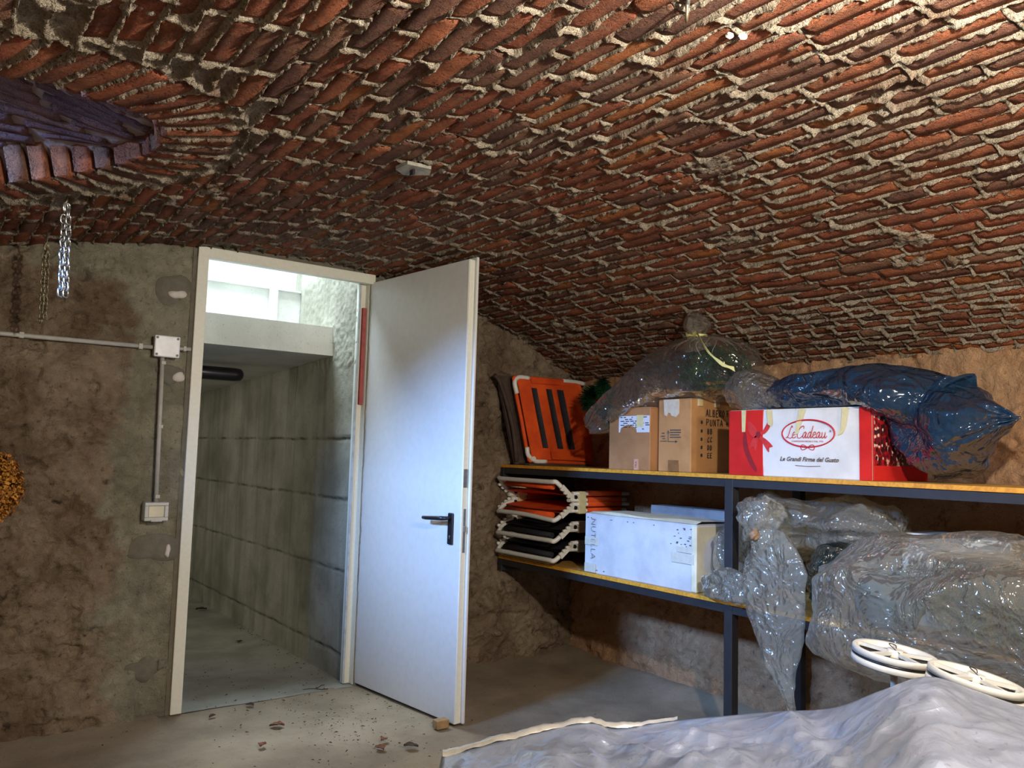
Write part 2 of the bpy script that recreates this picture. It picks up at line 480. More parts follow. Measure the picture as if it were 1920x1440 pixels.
for (X, vc, n, w, l, head) in cand:
    c = np.array([X, vc, float(zv(X))]) + n*random.gauss(-.0005, .0028)
    x, y, z = brick_frame(X, n, (random.gauss(0, .008), 1, random.gauss(0, .004)))
    z = z + x*random.gauss(0, .03)+y*random.gauss(0, .012); z /= np.linalg.norm(z); y = y-z*(y@z); y /= np.linalg.norm(y); x = np.cross(y, z)
    kind = 'head' if head else 'long'
    k = random.randrange(len(ME[kind])); sh = (SH_HEAD if head else SH_LONG)[k]
    sx = w/(.04 if head else .0505)*random.uniform(.95, 1.03); sy = l/(.098 if head else .222)*random.uniform(.98, 1.01)
    u_, v_, dep = project(c[None])
    vis = -20 < u_[0] < 1940 and -20 < v_[0] < 1460 and dep[0] > 0
    area = w*l*abs(float(np.dot(n, (np.array([0, 0, CAMZ])-c))))/np.linalg.norm(c-np.array([0, 0, CAMZ]))**3 if vis else 0
    info.append((area, kind, k, sh, c, x*sx, y*sy, z, random.choices(range(8), [5, 2, 4, 3, 4, 2, 2, 2])[0]))
info.sort(key=lambda t: -t[0])
def obj_brick(name, me, c, x, y, z, mi, parent):
    o = bpy.data.objects.new(name, me); COL.objects.link(o); o.parent = parent
    o.matrix_local = Matrix(((x[0], y[0], z[0], c[0]), (x[1], y[1], z[1], c[1]), (x[2], y[2], z[2], c[2]), (0, 0, 0, 1)))
    o.material_slots[0].link = 'OBJECT'; o.material_slots[0].material = BRICKS[mi]
    return o
for (_, kind, k, sh, c, x, y, z, mi) in info[:300]:
    obj_brick('brick', ME[kind][k], c, x, y, z, mi, ceiling)
def join_bricks(name, items, parent, mats=BRICKS):
    Vs, Fs, Ms, b = [], [], [], 0
    for (sh, c, x, y, z, mi) in items:
        Vs.append(sh[0][:, :1]*x+sh[0][:, 1:2]*y+sh[0][:, 2:3]*z+c); Fs.append(sh[1]+b); Ms.append(np.full(len(sh[1]), mi)); b += len(sh[0])
    return link(name, mesh_np(name, np.concatenate(Vs), np.concatenate(Fs), mats, np.concatenate(Ms)), parent, kind='stuff')
join_bricks('remaining_bricks', [(sh, c, x, y, z, mi) for (_, kind, k, sh, c, x, y, z, mi) in info[300:]], ceiling)

# ring of bricks on edge round the lunette opening
na = int(_es[-1]/ARCH_STEP)
for k in range(na):
    a = (k+.5)*ARCH_STEP + random.uniform(-.004, .004)
    i = min(int(a/ESTEP), _n-2); p = EDGE[i]; t = EDGE[min(i+3, _n-1)]-EDGE[max(i-3, 0)]; t /= np.linalg.norm(t)
    o2 = np.array([-t[1], t[0]])
    if edge_dist(np.array([p[0]+o2[0]*.06]), np.array([p[1]+o2[1]*.06]))[0][0] < 0: o2 = -o2
    c2 = p+o2*(.205/2-.006+random.uniform(-.006, .004))
    if c2[0] < -.40 or c2[0] > 1.2: continue
    n = vframe(c2[0])
    c = np.array([c2[0], c2[1], float(zv(c2[0]))]) + n*random.gauss(.0, .003)
    dz = float(zv(c2[0]+.01*o2[0])-zv(c2[0]))/.01
    x, y, z = brick_frame(c2[0], n, (o2[0], o2[1], dz))
    obj_brick('arch_brick', ME['arch'][k % 8], c, x*random.uniform(.94, 1.04), y, z, random.choices(range(8), [5, 1, 4, 2, 6, 1, 1, 1])[0], ceiling)

# lunette: the little cross vault above the opening, running to the left wall
def zl(X, y):      # y in -1..1 across
    zb = zv(X)+.055; zc = 2.06+.30*(.5-np.asarray(X))
    return zb + np.maximum(zc-zb, .0)*np.sqrt(np.clip(1-np.abs(y)**2.2, 0, 1))
lx = np.linspace(.52, XL-.04, 60); ly = np.sin(np.linspace(-math.pi/2, math.pi/2, 61))
LX, LYy = np.meshgrid(lx, ly, indexing='ij')
lz = zl(LX, LYy); lP = np.stack([LX, LY+LYy*(lw(LX)+.03), lz], -1).reshape(-1, 3)
lP[:, 2] += .01*fbm(lP, 18, 3, 31)
ii, jj = np.meshgrid(np.arange(59), np.arange(60), indexing='ij')
q = np.stack([ii*61+jj, ii*61+jj+1, (ii+1)*61+jj+1, (ii+1)*61+jj], -1).reshape(-1, 4)
lun_mortar = plain('daylit_mortar', srgb(160, 144, 140), .95, 0, .15, 20, .006)  # purple grey: efflorescence plus the window's daylight put into the colour
lunette = link('lunette', mesh_np('lunette', lP, q, lun_mortar, smooth=True), ceiling)
LUN = []
for i, (a, b) in enumerate([((166, 122, 118), (132, 102, 104)), ((178, 138, 132), (140, 112, 112)), ((150, 116, 118), (120, 98, 104))]):
    LUN.append(brick_mat(i, a, b, 'daylit_brick'))  # bricks toned by efflorescence and by daylight painted into the clay colour
items = []
def lun_pt(X, y): return np.array([X, LY+y*(float(lw(X))+.022), float(zl(X, y))-.006])
for r_ in range(-12, 13):
    X = .43 - random.random()*.2
    while X > XL+.05:
        y = math.sin(r_/12.5*math.pi/2)
        p = lun_pt(X, y); ty = lun_pt(X, min(.999, y+.02))-lun_pt(X, max(-.999, y-.02)); tx = lun_pt(X-.05, y)-lun_pt(X+.05, y)
        n = np.cross(tx, ty); n /= np.linalg.norm(n)
        if n[2] > 0: n = -n
        x_, y_, z_ = brick_frame(X, n, tx)
        wloc_ = np.linalg.norm(lun_pt(X, math.sin(min(12.4, r_+.5)/12.5*math.pi/2))-lun_pt(X, math.sin(max(-12.4, r_-.5)/12.5*math.pi/2)))
        if wloc_ > .025: items.append((random.choice(SH_FLAT), p+n*random.gauss(.004, .002), x_*(wloc_-.009)/.0505, y_, z_, random.randrange(3)))
        X -= .236
join_bricks('lunette_bricks', items, lunette, LUN)

# ------------------------------------------------------------------ walls and floor
def grid_faces(na, nb, flip=False):
    ii, jj = np.meshgrid(np.arange(na-1), np.arange(nb-1), indexing='ij')
    q = np.stack([ii*nb+jj, ii*nb+jj+1, (ii+1)*nb+jj+1, (ii+1)*nb+jj], -1).reshape(-1, 4)
    return q[:, ::-1].copy() if flip else q
def rough(P, seed, amp=1.0):
    a = .022*fbm(P, 4.5, 4, seed) + .018*np.clip(ridged(P, 9, 3, seed+2)-.35, -.3, .6) + .011*fbm(P, 34, 3, seed+4)
    Q = P*np.array([1, 1, 1.7]); t_ = (fbm(Q, 5.0, 4, seed+13)*.5+.5)*9; fl = np.floor(t_); a = a*.75 + (fl+sstep(t_-fl, .70, 1.0))/9*.050-.025      # flaked layers with broken edges
    st = sstep(noise3(P*np.array([1, 1, 1.5]), 5.5, seed+7), .22, .34)          # stones that show through the render
    a = a + st*.012 - sstep(noise3(P, 14, seed+9), .42, .58)*.016             # lost patches
    return a*amp
# wall with the door
wx = np.linspace(XL-.05, XW+.1, 440); wz = np.linspace(-.04, 2.22, 270)
GX, GZ = np.meshgrid(wx, wz, indexing='ij'); P = np.stack([GX.ravel(), 0*GX.ravel()+YD, GZ.ravel()], 1)
cem = sstep(P[:, 0]+.25*noise3(P, 4, 3), .60, .74)*(P[:, 0] < 2.0)
amp = 1-.85*cem; amp = amp*np.where(P[:, 0] > 2.0, 1.15, 1)
dy = rough(P, 41, 1.25)*amp
P[:, 1] -= dy + .012*(1-cem)
P[:, 1] -= sstep(.22-P[:, 2]+.06*noise3(P, 4, 6), 0, .2)*.05*(P[:, 0] < .85)      # foot of the wall bulges out
q = grid_faces(440, 270)
cx, cz = P[q][:, :, 0].mean(1), P[q][:, :, 2].mean(1)
q = q[~((cx > 1.03) & (cx < 1.885) & (cz < 2.085))]
wall_back = link('wall_back', mesh_np('wall_back', P, q, WALL_BACK, smooth=True), kind='structure')
def patch(name, x, z, rx, rz, mat, seed, th=.010):
    m = MB(); n = 28; rg = random.Random(seed); V = []
    ks = [rg.uniform(.6, 1.3) for _ in range(9)]; rot = rg.uniform(-.4, .4)
    for ring_, (f, y) in enumerate(((1.0, 0), (.9, -th), (.45, -th*1.15))):
        for k in range(n):
            a = 2*math.pi*k/n+rot; t = (a-rot)/(2*math.pi)*9; i = int(t); w = ks[i % 9]*(1-(t-i))+ks[(i+1) % 9]*(t-i)
            V.append((x+rx*f*w*math.cos(a), YD+.004+y, z+rz*f*w*math.sin(a)))
    V.append((x, YD+.004-th*1.2, z)); F = []
    for r_ in range(2):
        for k in range(n): F.append((r_*n+k, r_*n+(k+1) % n, (r_+1)*n+(k+1) % n, (r_+1)*n+k))
    for k in range(n): F.append((2*n+k, 2*n+(k+1) % n, 3*n))
    m.add(V, F, True); return m.build(name, mat, wall_back)
patch('cement_patch', .905, 1.885, .085, .075, CEMENT, 1); patch('plaster_patch', .925, 1.865, .036, .022, PLASTER, 2, .016)
patch('cement_patch', .915, 1.50, .075, .045, CEMENT, 3); patch('plaster_patch', .955, 1.495, .032, .024, PLASTER, 4, .016)
patch('cement_patch', .905, .722, .105, .062, CEMENT, 5); patch('plaster_patch', .952, .715, .012, .030, PLASTER, 6, .016)
patch('cement_patch', .885, .205, .090, .062, CEMENT, 7); patch('plaster_patch', .955, .222, .020, .024, CEMENT, 8, .016)
# wall with the shelves
wy = np.linspace(YF, YD+.05, 420); wz = np.linspace(-.04, 1.78, 130)
GY, GZ = np.meshgrid(wy, wz, indexing='ij'); P = np.stack([0*GY.ravel()+XW, GY.ravel(), GZ.ravel()], 1)
P[:, 0] += .012 - rough(P, 61, .8)
wall_right = link('wall_right', mesh_np('wall_right', P, grid_faces(420, 130, True), WALL_SIDE, smooth=True), kind='structure')
# left wall with the lunette window, and the wall behind the camera
def slab(name, boxes, mat, parent=None, kind='structure', bev=0.0):
    m = MB()
    for lo, hi in boxes: m.box(lo, hi, bev)
    return m.build(name, mat, parent, kind=kind)
WY0, WY1, WZ0, WZ1 = 2.00, 2.84, 1.88, 2.25
slab('wall_left', [((XL-.22, YF-.2, -.05), (XL, WY0, 2.6)), ((XL-.22, WY1, -.05), (XL, YD+.3, 2.6)),
                   ((XL-.22, WY0, -.05), (XL, WY1, WZ0)), ((XL-.22, WY0, WZ1), (XL, WY1, 2.6))], WALL_PLAIN)
slab('wall_front', [((XL-.1, YF-.2, -.05), (XW+.2, YF+.02, 2.3))], WALL_PLAIN)
WINM = plain('grey_window_paint', srgb(120, 120, 116), .5)
win = empty('window_1', (XL-.12, (WY0+WY1)/2, WZ0), kind='structure')
m = MB()
for lo, hi in [((XL-.15, WY0, WZ0), (XL-.10, WY1, WZ0+.035)), ((XL-.15, WY0, WZ1-.035), (XL-.10, WY1, WZ1)),
               ((XL-.15, WY0, WZ0), (XL-.10, WY0+.035, WZ1)), ((XL-.15, WY1-.035, WZ0), (XL-.10, WY1, WZ1))]: m.box(lo, hi)
m.build('window_frame', WINM, win)
# floor of the cellar
fx = np.linspace(XL-.05, XW+.05, 190); fy = np.linspace(YF, YD+.02, 290)
GX, GY = np.meshgrid(fx, fy, indexing='ij'); P = np.stack([GX.ravel(), GY.ravel(), 0*GX.ravel()], 1)
P[:, 2] = .007*fbm(P, 2.2, 4, 71)+.0015*fbm(P, 25, 2, 72) - .004
P[:, 2] += .03*sstep(P[:, 0], 2.95, 3.3)**2 + .02*sstep(P[:, 1], 3.6, 3.86)*((P[:, 0] < .95) | (P[:, 0] > 1.95))
floor = link('floor', mesh_np('floor', P, grid_faces(190, 290, True), FLOOR, smooth=True), kind='structure')

# ------------------------------------------------------------------ passage behind the door: concrete walls, slab, light well
PY0, PY1, PX0, PX1 = YD+.06, 6.75, .93, 1.868
fx = np.linspace(.96, 1.90, 40); fy = np.linspace(YD-.01, PY1+.05, 110)
GX, GY = np.meshgrid(fx, fy, indexing='ij'); P = np.stack([GX.ravel(), GY.ravel(), 0*GX.ravel()], 1)
P[:, 2] = .006*fbm(P, 2.4, 4, 75) - .001
link('floor_passage', mesh_np('floor_passage', P, grid_faces(40, 110, True), FLOOR_P, smooth=True), kind='structure')
def passage_wall():
    # board-marked: each lift of the formwork leaves a slightly stepped face and a ragged joint line
    gy = np.linspace(PY0, PY1, 260); gz = np.linspace(-.02, 2.7, 250)
    GY, GZ = np.meshgrid(gy, gz, indexing='ij'); P = np.stack([0*GY.ravel()+PX1, GY.ravel(), GZ.ravel()], 1)
    dx = .004*fbm(P, 6, 4, 81)+.0015*fbm(P, 40, 2, 82)
    up = P[:, 2] > 1.62; dx = dx + up*(.006*fbm(P, 40, 3, 85)+.004*ridged(P, 60, 2, 86))*sstep(4.8-P[:, 1], 0, .3)
    for zj in (.13, .55, .92, 1.24):
        d_ = np.abs(P[:, 2]-zj-.012*noise3(P, 6, 83)); dx = dx - .006*np.exp(-(d_/.008)**2)*(1+noise3(P, 14, 84)) + .003*(P[:, 2] > zj)
    for yj in (4.75, 5.75):
        d_ = np.abs(P[:, 1]-yj-.006*noise3(P, 8, 88)); dx = dx - .006*np.exp(-(d_/.008)**2)
    P[:, 0] -= dx
    # the well is only PY0..4.78 deep above the slab
    q = grid_faces(260, 250, True)
    return link('wall_passage_right', mesh_np('wall_passage_right', P, q, CONC, smooth=True), kind='structure')
passage_wall()
slab('wall_passage_left', [((PX0-.1, PY0-.04, -.02), (PX0, 4.85, 2.7)), ((PX0-.1, 4.85, 1.66), (PX0, PY1, 2.7)), ((PX0-1.8, PY1, -.02), (PX0, PY1+.1, 2.7)), ((PX0-1.8, 4.75, -.02), (PX0-.1, 4.85, 2.7))], CONC)
slab('wall_sky_block', [((PX0-1.95, 4.75, -.05), (PX0-1.8, PY1+.1, 2.7))], CONC)  # unseen slab added to keep sky light out of the passage opening
slab('ceiling_sky_block', [((PX0-1.95, 4.75, 2.6), (PX0+.02, PY1+.1, 2.75))], CONC)  # unseen roof slab added to shut off the sky from above
slab('floor_stair', [((PX0-1.8, 4.8, -.05), (PX0+.05, PY1, -.012))], CONC)
slab('wall_passage_end', [((PX0-.1, PY1, -.02), (PX1+.1, PY1+.1, 2.7))], CONC)
m = MB()       # slab over the passage: its edge is the pale beam seen through the door
V = [(PX0-.02, 4.215, 1.70), (PX1-.004, 4.215, 1.70), (PX1-.004, 4.235, 1.862), (PX0-.02, 4.235, 1.862),
     (PX0-.02, PY1+.02, 1.60), (PX1+.01, PY1+.02, 1.60), (PX1+.01, PY1+.02, 1.80), (PX0-.02, PY1+.02, 1.80)]
m.add(V, [(0, 1, 2, 3), (5, 4, 7, 6), (0, 4, 5, 1), (3, 2, 6, 7), (1, 5, 6, 2), (4, 0, 3, 7)])
m.build('ceiling_passage', CONC_PALE, kind='structure')
slab('wall_well_back', [((PX0-.02, 4.75, 1.80), (PX1+.01, 4.85, 2.135)), ((PX0-.02, 4.82, 2.135), (PX1+.01, 4.95, 2.72)),
                        ((PX0-.02, 4.735, 2.128), (PX1+.01, 4.82, 2.140)), ((1.66, 4.70, 1.84), (1.70, 4.76, 2.128))], CONC_PALE)
slab('wall_well_front', [((PX0-.1, PY0-.04, 2.12), (PX1+.12, PY0+.06, 2.75))], CONC_PALE)
slab('wall_passage_cover', [((PX0-.1, 4.95, 2.60), (PX1+.12, PY1+.1, 2.75))], CONC)
# reveal of the doorway
slab('wall_reveal', [((.985, YD-.005, -.02), (1.02, PY0+.01, 2.12)), ((1.896, YD-.005, -.02), (1.93, PY0+.01, 2.12)), ((.985, YD-.005, 2.095), (1.93, PY0+.01, 2.14))], CEMENT)

# ------------------------------------------------------------------ door: steel frame and open leaf
CREAM = plain('cream_paint', srgb(222, 222, 206), .42, 0, .03, 60)
DOORW = plain('grey_white_paint', srgb(208, 208, 204), .38, 0, .025, 30)
BLACKP = plain('black_plastic', srgb(26, 26, 30), .35, 0, .1, 40)
STEEL = plain('zinc_steel', srgb(150, 152, 150), .35, .7, .1, 60)
GASKET = plain('grey_rubber', srgb(120, 122, 124), .6, 0, .1, 40)
RED = plain('red_primer', srgb(168, 84, 82), .8, 0, .12, 40)
door = empty('door_1', (1.45, YD, 0), kind='structure')
fr = empty('door_frame', (1.45, YD, 0)); fr.parent = door; fr.matrix_parent_inverse = Matrix.Translation(-Vector(door.location))
FY0, FY1 = YD-.020, YD+.085
m = MB(); m.box((1.003, FY0, 0), (1.052, YD+.02, 2.102), .003).box((1.003, YD+.0, 0), (1.036, FY1, 2.10), .003); m.build('jamb', CREAM, fr)
m = MB(); m.box((1.003, FY0-.001, 2.052), (1.906, YD+.02, 2.103), .003).box((1.003, YD, 2.066), (1.906, FY1, 2.10), .003); m.build('head', CREAM, fr)
m = MB(); m.box((1.886, FY0+.03, 0), (1.906, FY1, 2.10), .002).box((1.852, YD+.05, 0), (1.906, FY1, 2.10), .003); m.build('jamb', CREAM, fr)
m = MB(); m.box((1.846, YD+.042, .004), (1.858, YD+.052, 2.06), .002); m.build('seal', plain('pale_grey_seal', srgb(176, 184, 190), .5), fr)
m = MB(); m.box((1.866, YD+.030, 1.42), (1.886, YD+.050, 1.93), .001); m.build('red_strip', RED, fr, label='red strip inside the hinge jamb')
m = MB(); m.box((1.034, YD+.01, 1.90), (1.046, YD+.03, 1.94), .001); m.build('catch_plate', STEEL, fr)
leaf = empty('door_leaf', (1.8985, YD+.035, 0)); leaf.parent = door; leaf.matrix_parent_inverse = Matrix.Translation(-Vector(door.location))
H = Vector((1.885, 3.925, 0)); E_ = Vector((1.979, 3.050, 0)); dd = (E_-H).normalized(); LEN = (E_-H).length
nrm = Vector((dd.y, -dd.x, 0))       # towards the left: the face we see
if nrm.x > 0: nrm = -nrm
ML = Matrix(((dd.x, -nrm.x, 0, H.x), (dd.y, -nrm.y, 0, H.y), (0, 0, 1, 0), (0, 0, 0, 1)))   # leaf space: x along, y away from the visible face, z up
def LM(): return MB()
def tf(mb):
    mb.V = [tuple(ML @ Vector(v)) for v in mb.V]; return mb
def lbox(name, lo, hi, mat, bev=.002, parent=leaf, **k):
    return tf(MB().box(lo, hi, bev)).build(name, mat, parent, **k)
tf(MB().box((.028, 0, .012), (LEN, .034, 2.062), .003).box((.04, .034, .012), (LEN+.016, .047, 2.075), .003)).build('panel', DOORW, leaf)
lbox('edge_trim', (LEN-.001, .002, .014), (LEN+.003, .032, 2.060), CREAM, .001)
lbox('edge_seal', (LEN+.003, .0345, .014), (LEN+.0135, .0405, 2.066), GASKET, .001)
lbox('strike_plate', (LEN+.0025, .005, 1.03), (LEN+.0045, .029, 1.112), STEEL, .0005)
sp = tf(MB().box((LEN+.0025, .010, .745), (LEN+.005, .025, .937), .001)).build('lock_plate', STEEL, leaf)
hp = tf(MB().box((.815-.018, -.010, .775), (.815+.018, .001, .915), .005)).build('handle_plate', BLACKP, leaf, label='black plastic handle plate')
tf(MB().sweep([(.815, -.008, .892), (.815, -.042, .892), (.808, -.050, .892), (.785, -.053, .891), (.690, -.053, .886), (.668, -.050, .886)], [.0095, .0095, .0105, .010, .0088, .008], 10)).build('lever', BLACKP, leaf)
tf(MB().cyl((.815, -.0105, .812), (.815, -.0095, .812), .0045).box((.8132, -.0106, .800), (.8168, -.0095, .812))).build('keyhole', STEEL, leaf)
tf(MB().box((LEN+.004, .012, .835), (LEN+.011, .023, .862), .002)).build('latch', STEEL, leaf)
for z_ in (.25, 1.05, 1.82):
    tf(MB().cyl((.018, .016, z_-.06), (.018, .016, z_+.06), .009, n=12)).build('hinge', STEEL, leaf)
# ================================================================== FURNITURE AND THINGS
NAVY = plain('navy_steel_paint', srgb(40, 40, 44), .5, 0, .12, 30)
WOOD = (lambda k: k.fin(k.mix(k.ramp(k.noise(30, 5, .6, 2.0), .35, .7), srgb(206, 160, 84), srgb(166, 122, 60)), .6, 0, None, .3))(N('varnished_board'))
WOODE = (lambda k: k.fin(k.mix(k.ramp(k.noise(30, 5, .6, 2.0), .35, .7), srgb(222, 160, 52), srgb(190, 128, 40)), .5, 0, None, .4))(N('varnished_board_edge'))
SX, ZU, ZL, SYN = 2.75, 1.124, .608, .30          # shelf front, board tops, near end
unit = empty('shelving_unit', (3.0, 2.2, 0), 'dark steel shelving unit with two long wooden boards along the clay wall', 'shelf')
for z in (ZU, ZL):
    b = MB().box((SX+.012, SYN, z-.018), (XW-.02, 3.835, z), .001).build('board', WOOD, unit)
    MB().box((SX, SYN, z-.016), (SX+.012, 3.835, z+.0005), .001).build('board_edge', WOODE, b, label='yellow varnished front edge')
    MB().box((SX+.003, SYN, z-.050), (SX+.030, 3.838, z-.018), .001).build('front_rail', NAVY, unit)
    MB().box((XW-.06, SYN, z-.050), (XW-.03, 3.838, z-.018), .001).build('back_rail', NAVY, unit)
    MB().box((SX+.002, 3.805, z-.082), (XW-.03, 3.838, z-.018), .001).build('end_bracket', NAVY, unit)
for y in (2.185, .45):
    MB().box((SX+.0005, y, 0), (SX+.042, y+.042, ZU-.018), .002).build('post', NAVY, unit)
    MB().box((XW-.07, y, 0), (XW-.03, y+.042, ZU-.018), .002).build('post', NAVY, unit)
    for z in (ZU, ZL): MB().box((SX+.04, y+.004, z-.046), (XW-.06, y+.034, z-.018), .001).build('cross_rail', NAVY, unit)

# ------------------------------------------------------------------ cartons
def carton_mat(name, a, b):
    k = N(name); c = k.mix(k.ramp(k.noise(8, 4), .35, .7), srgb(*a), srgb(*b))
    return k.fin(c, .75, 0, k.bump(k.noise(60, 2), .2, .002), .2)
KRAFT = carton_mat('kraft_board', (186, 138, 88), (166, 120, 76)); KRAFT2 = carton_mat('kraft_board_dull', (170, 124, 82), (150, 108, 70))
PAPER = carton_mat('white_board', (222, 222, 216), (206, 206, 200)); CREAMP = carton_mat('cream_board', (222, 216, 188), (200, 192, 164))
REDB = carton_mat('red_board', (206, 40, 34), (186, 32, 30)); TAPE = plain('masking_tape', srgb(206, 182, 132), .5, 0, .1, 40); BTAPE = plain('brown_tape', srgb(140, 100, 62), .3, 0, .1, 40)
STICK = plain('label_paper', srgb(214, 216, 222), .6, 0, .04, 60); INK = plain('black_ink', srgb(24, 20, 18), .6, 0, 0); GREYINK = plain('grey_print', srgb(92, 84, 80), .6, 0, 0)
REDINK = plain('red_print', srgb(196, 26, 40), .5, 0, 0); CREAMT = plain('cream_tape', srgb(220, 208, 150), .45, 0, .05, 40); GLASSTAPE = plain('shiny_tape', srgb(214, 202, 180), .2, 0, .08, 50)
def carton(name, lo, hi, mat, label, cat='box', flaps='y', top=None):
    """hollow-looking carton: four walls, closed flaps with a gap, slightly bowed"""
    e = empty(name, ((lo[0]+hi[0])/2, (lo[1]+hi[1])/2, lo[2]), label, cat)
    bm = bmesh.new(); bmesh.ops.create_cube(bm, size=1)
    bmesh.ops.subdivide_edges(bm, edges=bm.edges[:], cuts=5, use_grid_fill=True)
    rg = random.Random(hash(name) % 1000)
    d = [h-l for l, h in zip(lo, hi)]; c = [(h+l)/2 for l, h in zip(lo, hi)]
    for v in bm.verts:
        q = v.co.copy(); bow = .006*(1-(2*q.z)**2)
        for ax in (0, 1):
            if abs(abs(q[ax])-.5) < 1e-4: v.co[ax] += math.copysign(bow/d[ax]*(1-(2*q[1-ax])**2), q[ax])
        v.co = Vector((v.co.x*d[0]+c[0], v.co.y*d[1]+c[1], v.co.z*(d[2]-.003)+c[2]-.0015))
    bmesh.ops.bevel(bm, geom=[ed for ed in bm.edges if ed.calc_face_angle(0) > .8], offset=.003, segments=1, affect='EDGES')
    MB().bm(bm).build('body', mat, e)
    z = hi[2]
    if flaps == 'y':
        m_ = c[1]
        for a, b in ((lo[1]+.002, m_-.0015), (m_+.0015, hi[1]-.002)): MB().box((lo[0]+.002, a, z-.003), (hi[0]-.002, b, z+.001), .001).build('flap', mat, e)
    else:
        m_ = c[0]
        for a, b in ((lo[0]+.002, m_-.0015), (m_+.0015, hi[0]-.002)): MB().box((a, lo[1]+.002, z-.003), (b, hi[1]-.002, z+.001), .001).build('flap', mat, e)
    return e
def text_mesh(body, size, font_shear=0.0, ext=.0003, bold=0.0, align='CENTER'):
    cu = bpy.data.curves.new('writing', 'FONT'); cu.body = body; cu.size = size; cu.shear = font_shear; cu.extrude = ext; cu.offset = bold
    cu.align_x = align; cu.align_y = 'CENTER'; cu.resolution_u = 2
    o = bpy.data.objects.new('tmp', cu); COL.objects.link(o)
    bpy.context.view_layer.update()
    me = bpy.data.meshes.new_from_object(o.evaluated_get(bpy.context.evaluated_depsgraph_get()))
    bpy.data.objects.remove(o); return me
def place_text(body, size, org, right, up, mat, parent, name='writing', **k):
    me = text_mesh(body, size, **k); r, u = Vector(right).normalized(), Vector(up).normalized(); n = r.cross(u)
    M = Matrix(((r.x, u.x, n.x, org[0]), (r.y, u.y, n.y, org[1]), (r.z, u.z, n.z, org[2]), (0, 0, 0, 1)))
    me.transform(M); me.materials.clear(); me.materials.append(mat)
    return link(name, me, parent)
GL = {'A': [[(0, 0), (.45, 1), (.9, 0)], [(.15, .35), (.75, .35)]], 'L': [[(.1, 1), (.1, 0), (.8, .05)]], 'B': [[(.1, 0), (.1, 1), (.6, .95), (.65, .6), (.1, .5), (.75, .4), (.7, .02), (.1, 0)]],
      'E': [[(.8, 1), (.1, .95), (.1, 0), (.8, .03)], [(.1, .5), (.65, .52)]], 'R': [[(.1, 0), (.1, 1), (.7, .9), (.65, .55), (.1, .5), (.8, 0)]], 'O': [[(.45, 1), (.1, .7), (.15, .2), (.45, 0), (.8, .25), (.82, .75), (.45, 1)]],
      'P': [[(.1, 0), (.1, 1), (.75, .9), (.7, .5), (.1, .45)]], 'U': [[(.1, 1), (.12, .2), (.45, 0), (.8, .2), (.8, 1)]], 'N': [[(.1, 0), (.1, 1), (.8, 0), (.8, 1)]], 'T': [[(0, 1), (.9, 1)], [(.45, 1), (.45, 0)]],
      'C': [[(.8, .85), (.45, 1), (.1, .6), (.2, .1), (.55, 0), (.8, .15)]], 'D': [[(.1, 0), (.12, 1), (.6, .9), (.8, .5), (.6, .08), (.1, 0)]], 'F': [[(.1, 0), (.1, 1), (.8, 1)], [(.1, .5), (.6, .5)]],
      '+': [[(.1, .5), (.9, .5)], [(.5, .1), (.5, .9)]], '*': [[(.1, .25), (.9, .75)], [(.1, .75), (.9, .25)], [(.5, .05), (.5, .95)]], ' ': []}
def handwrite(txt, org, right, up, hgt, pitch, mat, parent, r=.0013, name='handwriting'):
    m = MB(); R, U = Vector(right), Vector(up); rg = random.Random(len(txt)+int(org[2]*1e3)); nrm = R.cross(U)
    for i, ch in enumerate(txt):
        jx, jy, sl = rg.uniform(-.06, .06), rg.uniform(-.06, .06), rg.uniform(-.03, .1)
        for st in GL[ch]:
            pts = [Vector(org)+R*(i*pitch+(x+jx+sl*y)*pitch*.78)+U*((y+jy)*hgt)+nrm*.0006 for x, y in st]
            m.sweep(pts, r, 4)
    return m.build(name, mat, parent)
ML_ = (0, -1, 0); UP = (0, 0, 1)      # on a shelf-front face the reader's right is -Y
# carton behind: with an address label
c1 = carton('cardboard_box', (2.80, 2.705, ZU), (3.16, 2.985, 1.425), KRAFT2, 'brown cardboard box with a white address label under the bag of green branches')
lab = MB().box((2.7955, 2.707, 1.305), (2.7995, 2.912, 1.385)).build('address_label', STICK, c1, label='white printed address label')
m = MB(); rg = random.Random(3)
for i in range(7):
    y = 2.900
    while y > 2.73:
        w = rg.uniform(.008, .03)
        if rg.random() > .38: m.box((2.7950, y-w, 1.376-i*.0095), (2.7956, y, 1.380-i*.0095))
        y -= w+.008
m.build('label_print', INK, lab)
MB().box((2.7948, 2.745, 1.330), (2.7956, 2.790, 1.388)).build('tape', CREAMT, c1)
m = MB().box((2.7955, 2.775, ZU+.002), (2.7998, 2.805, 1.178)); ft = m.build('fragile_tape', plain('pink_tape', srgb(206, 160, 132), .4, 0, .08, 60), c1, label='pale tape strip with red print')
place_text('FRA', .018, (2.7952, 2.790, 1.152), (0, 0, 1), (0, 1, 0), plain('faded_red_print', srgb(150, 60, 46), .6, 0, 0), ft)
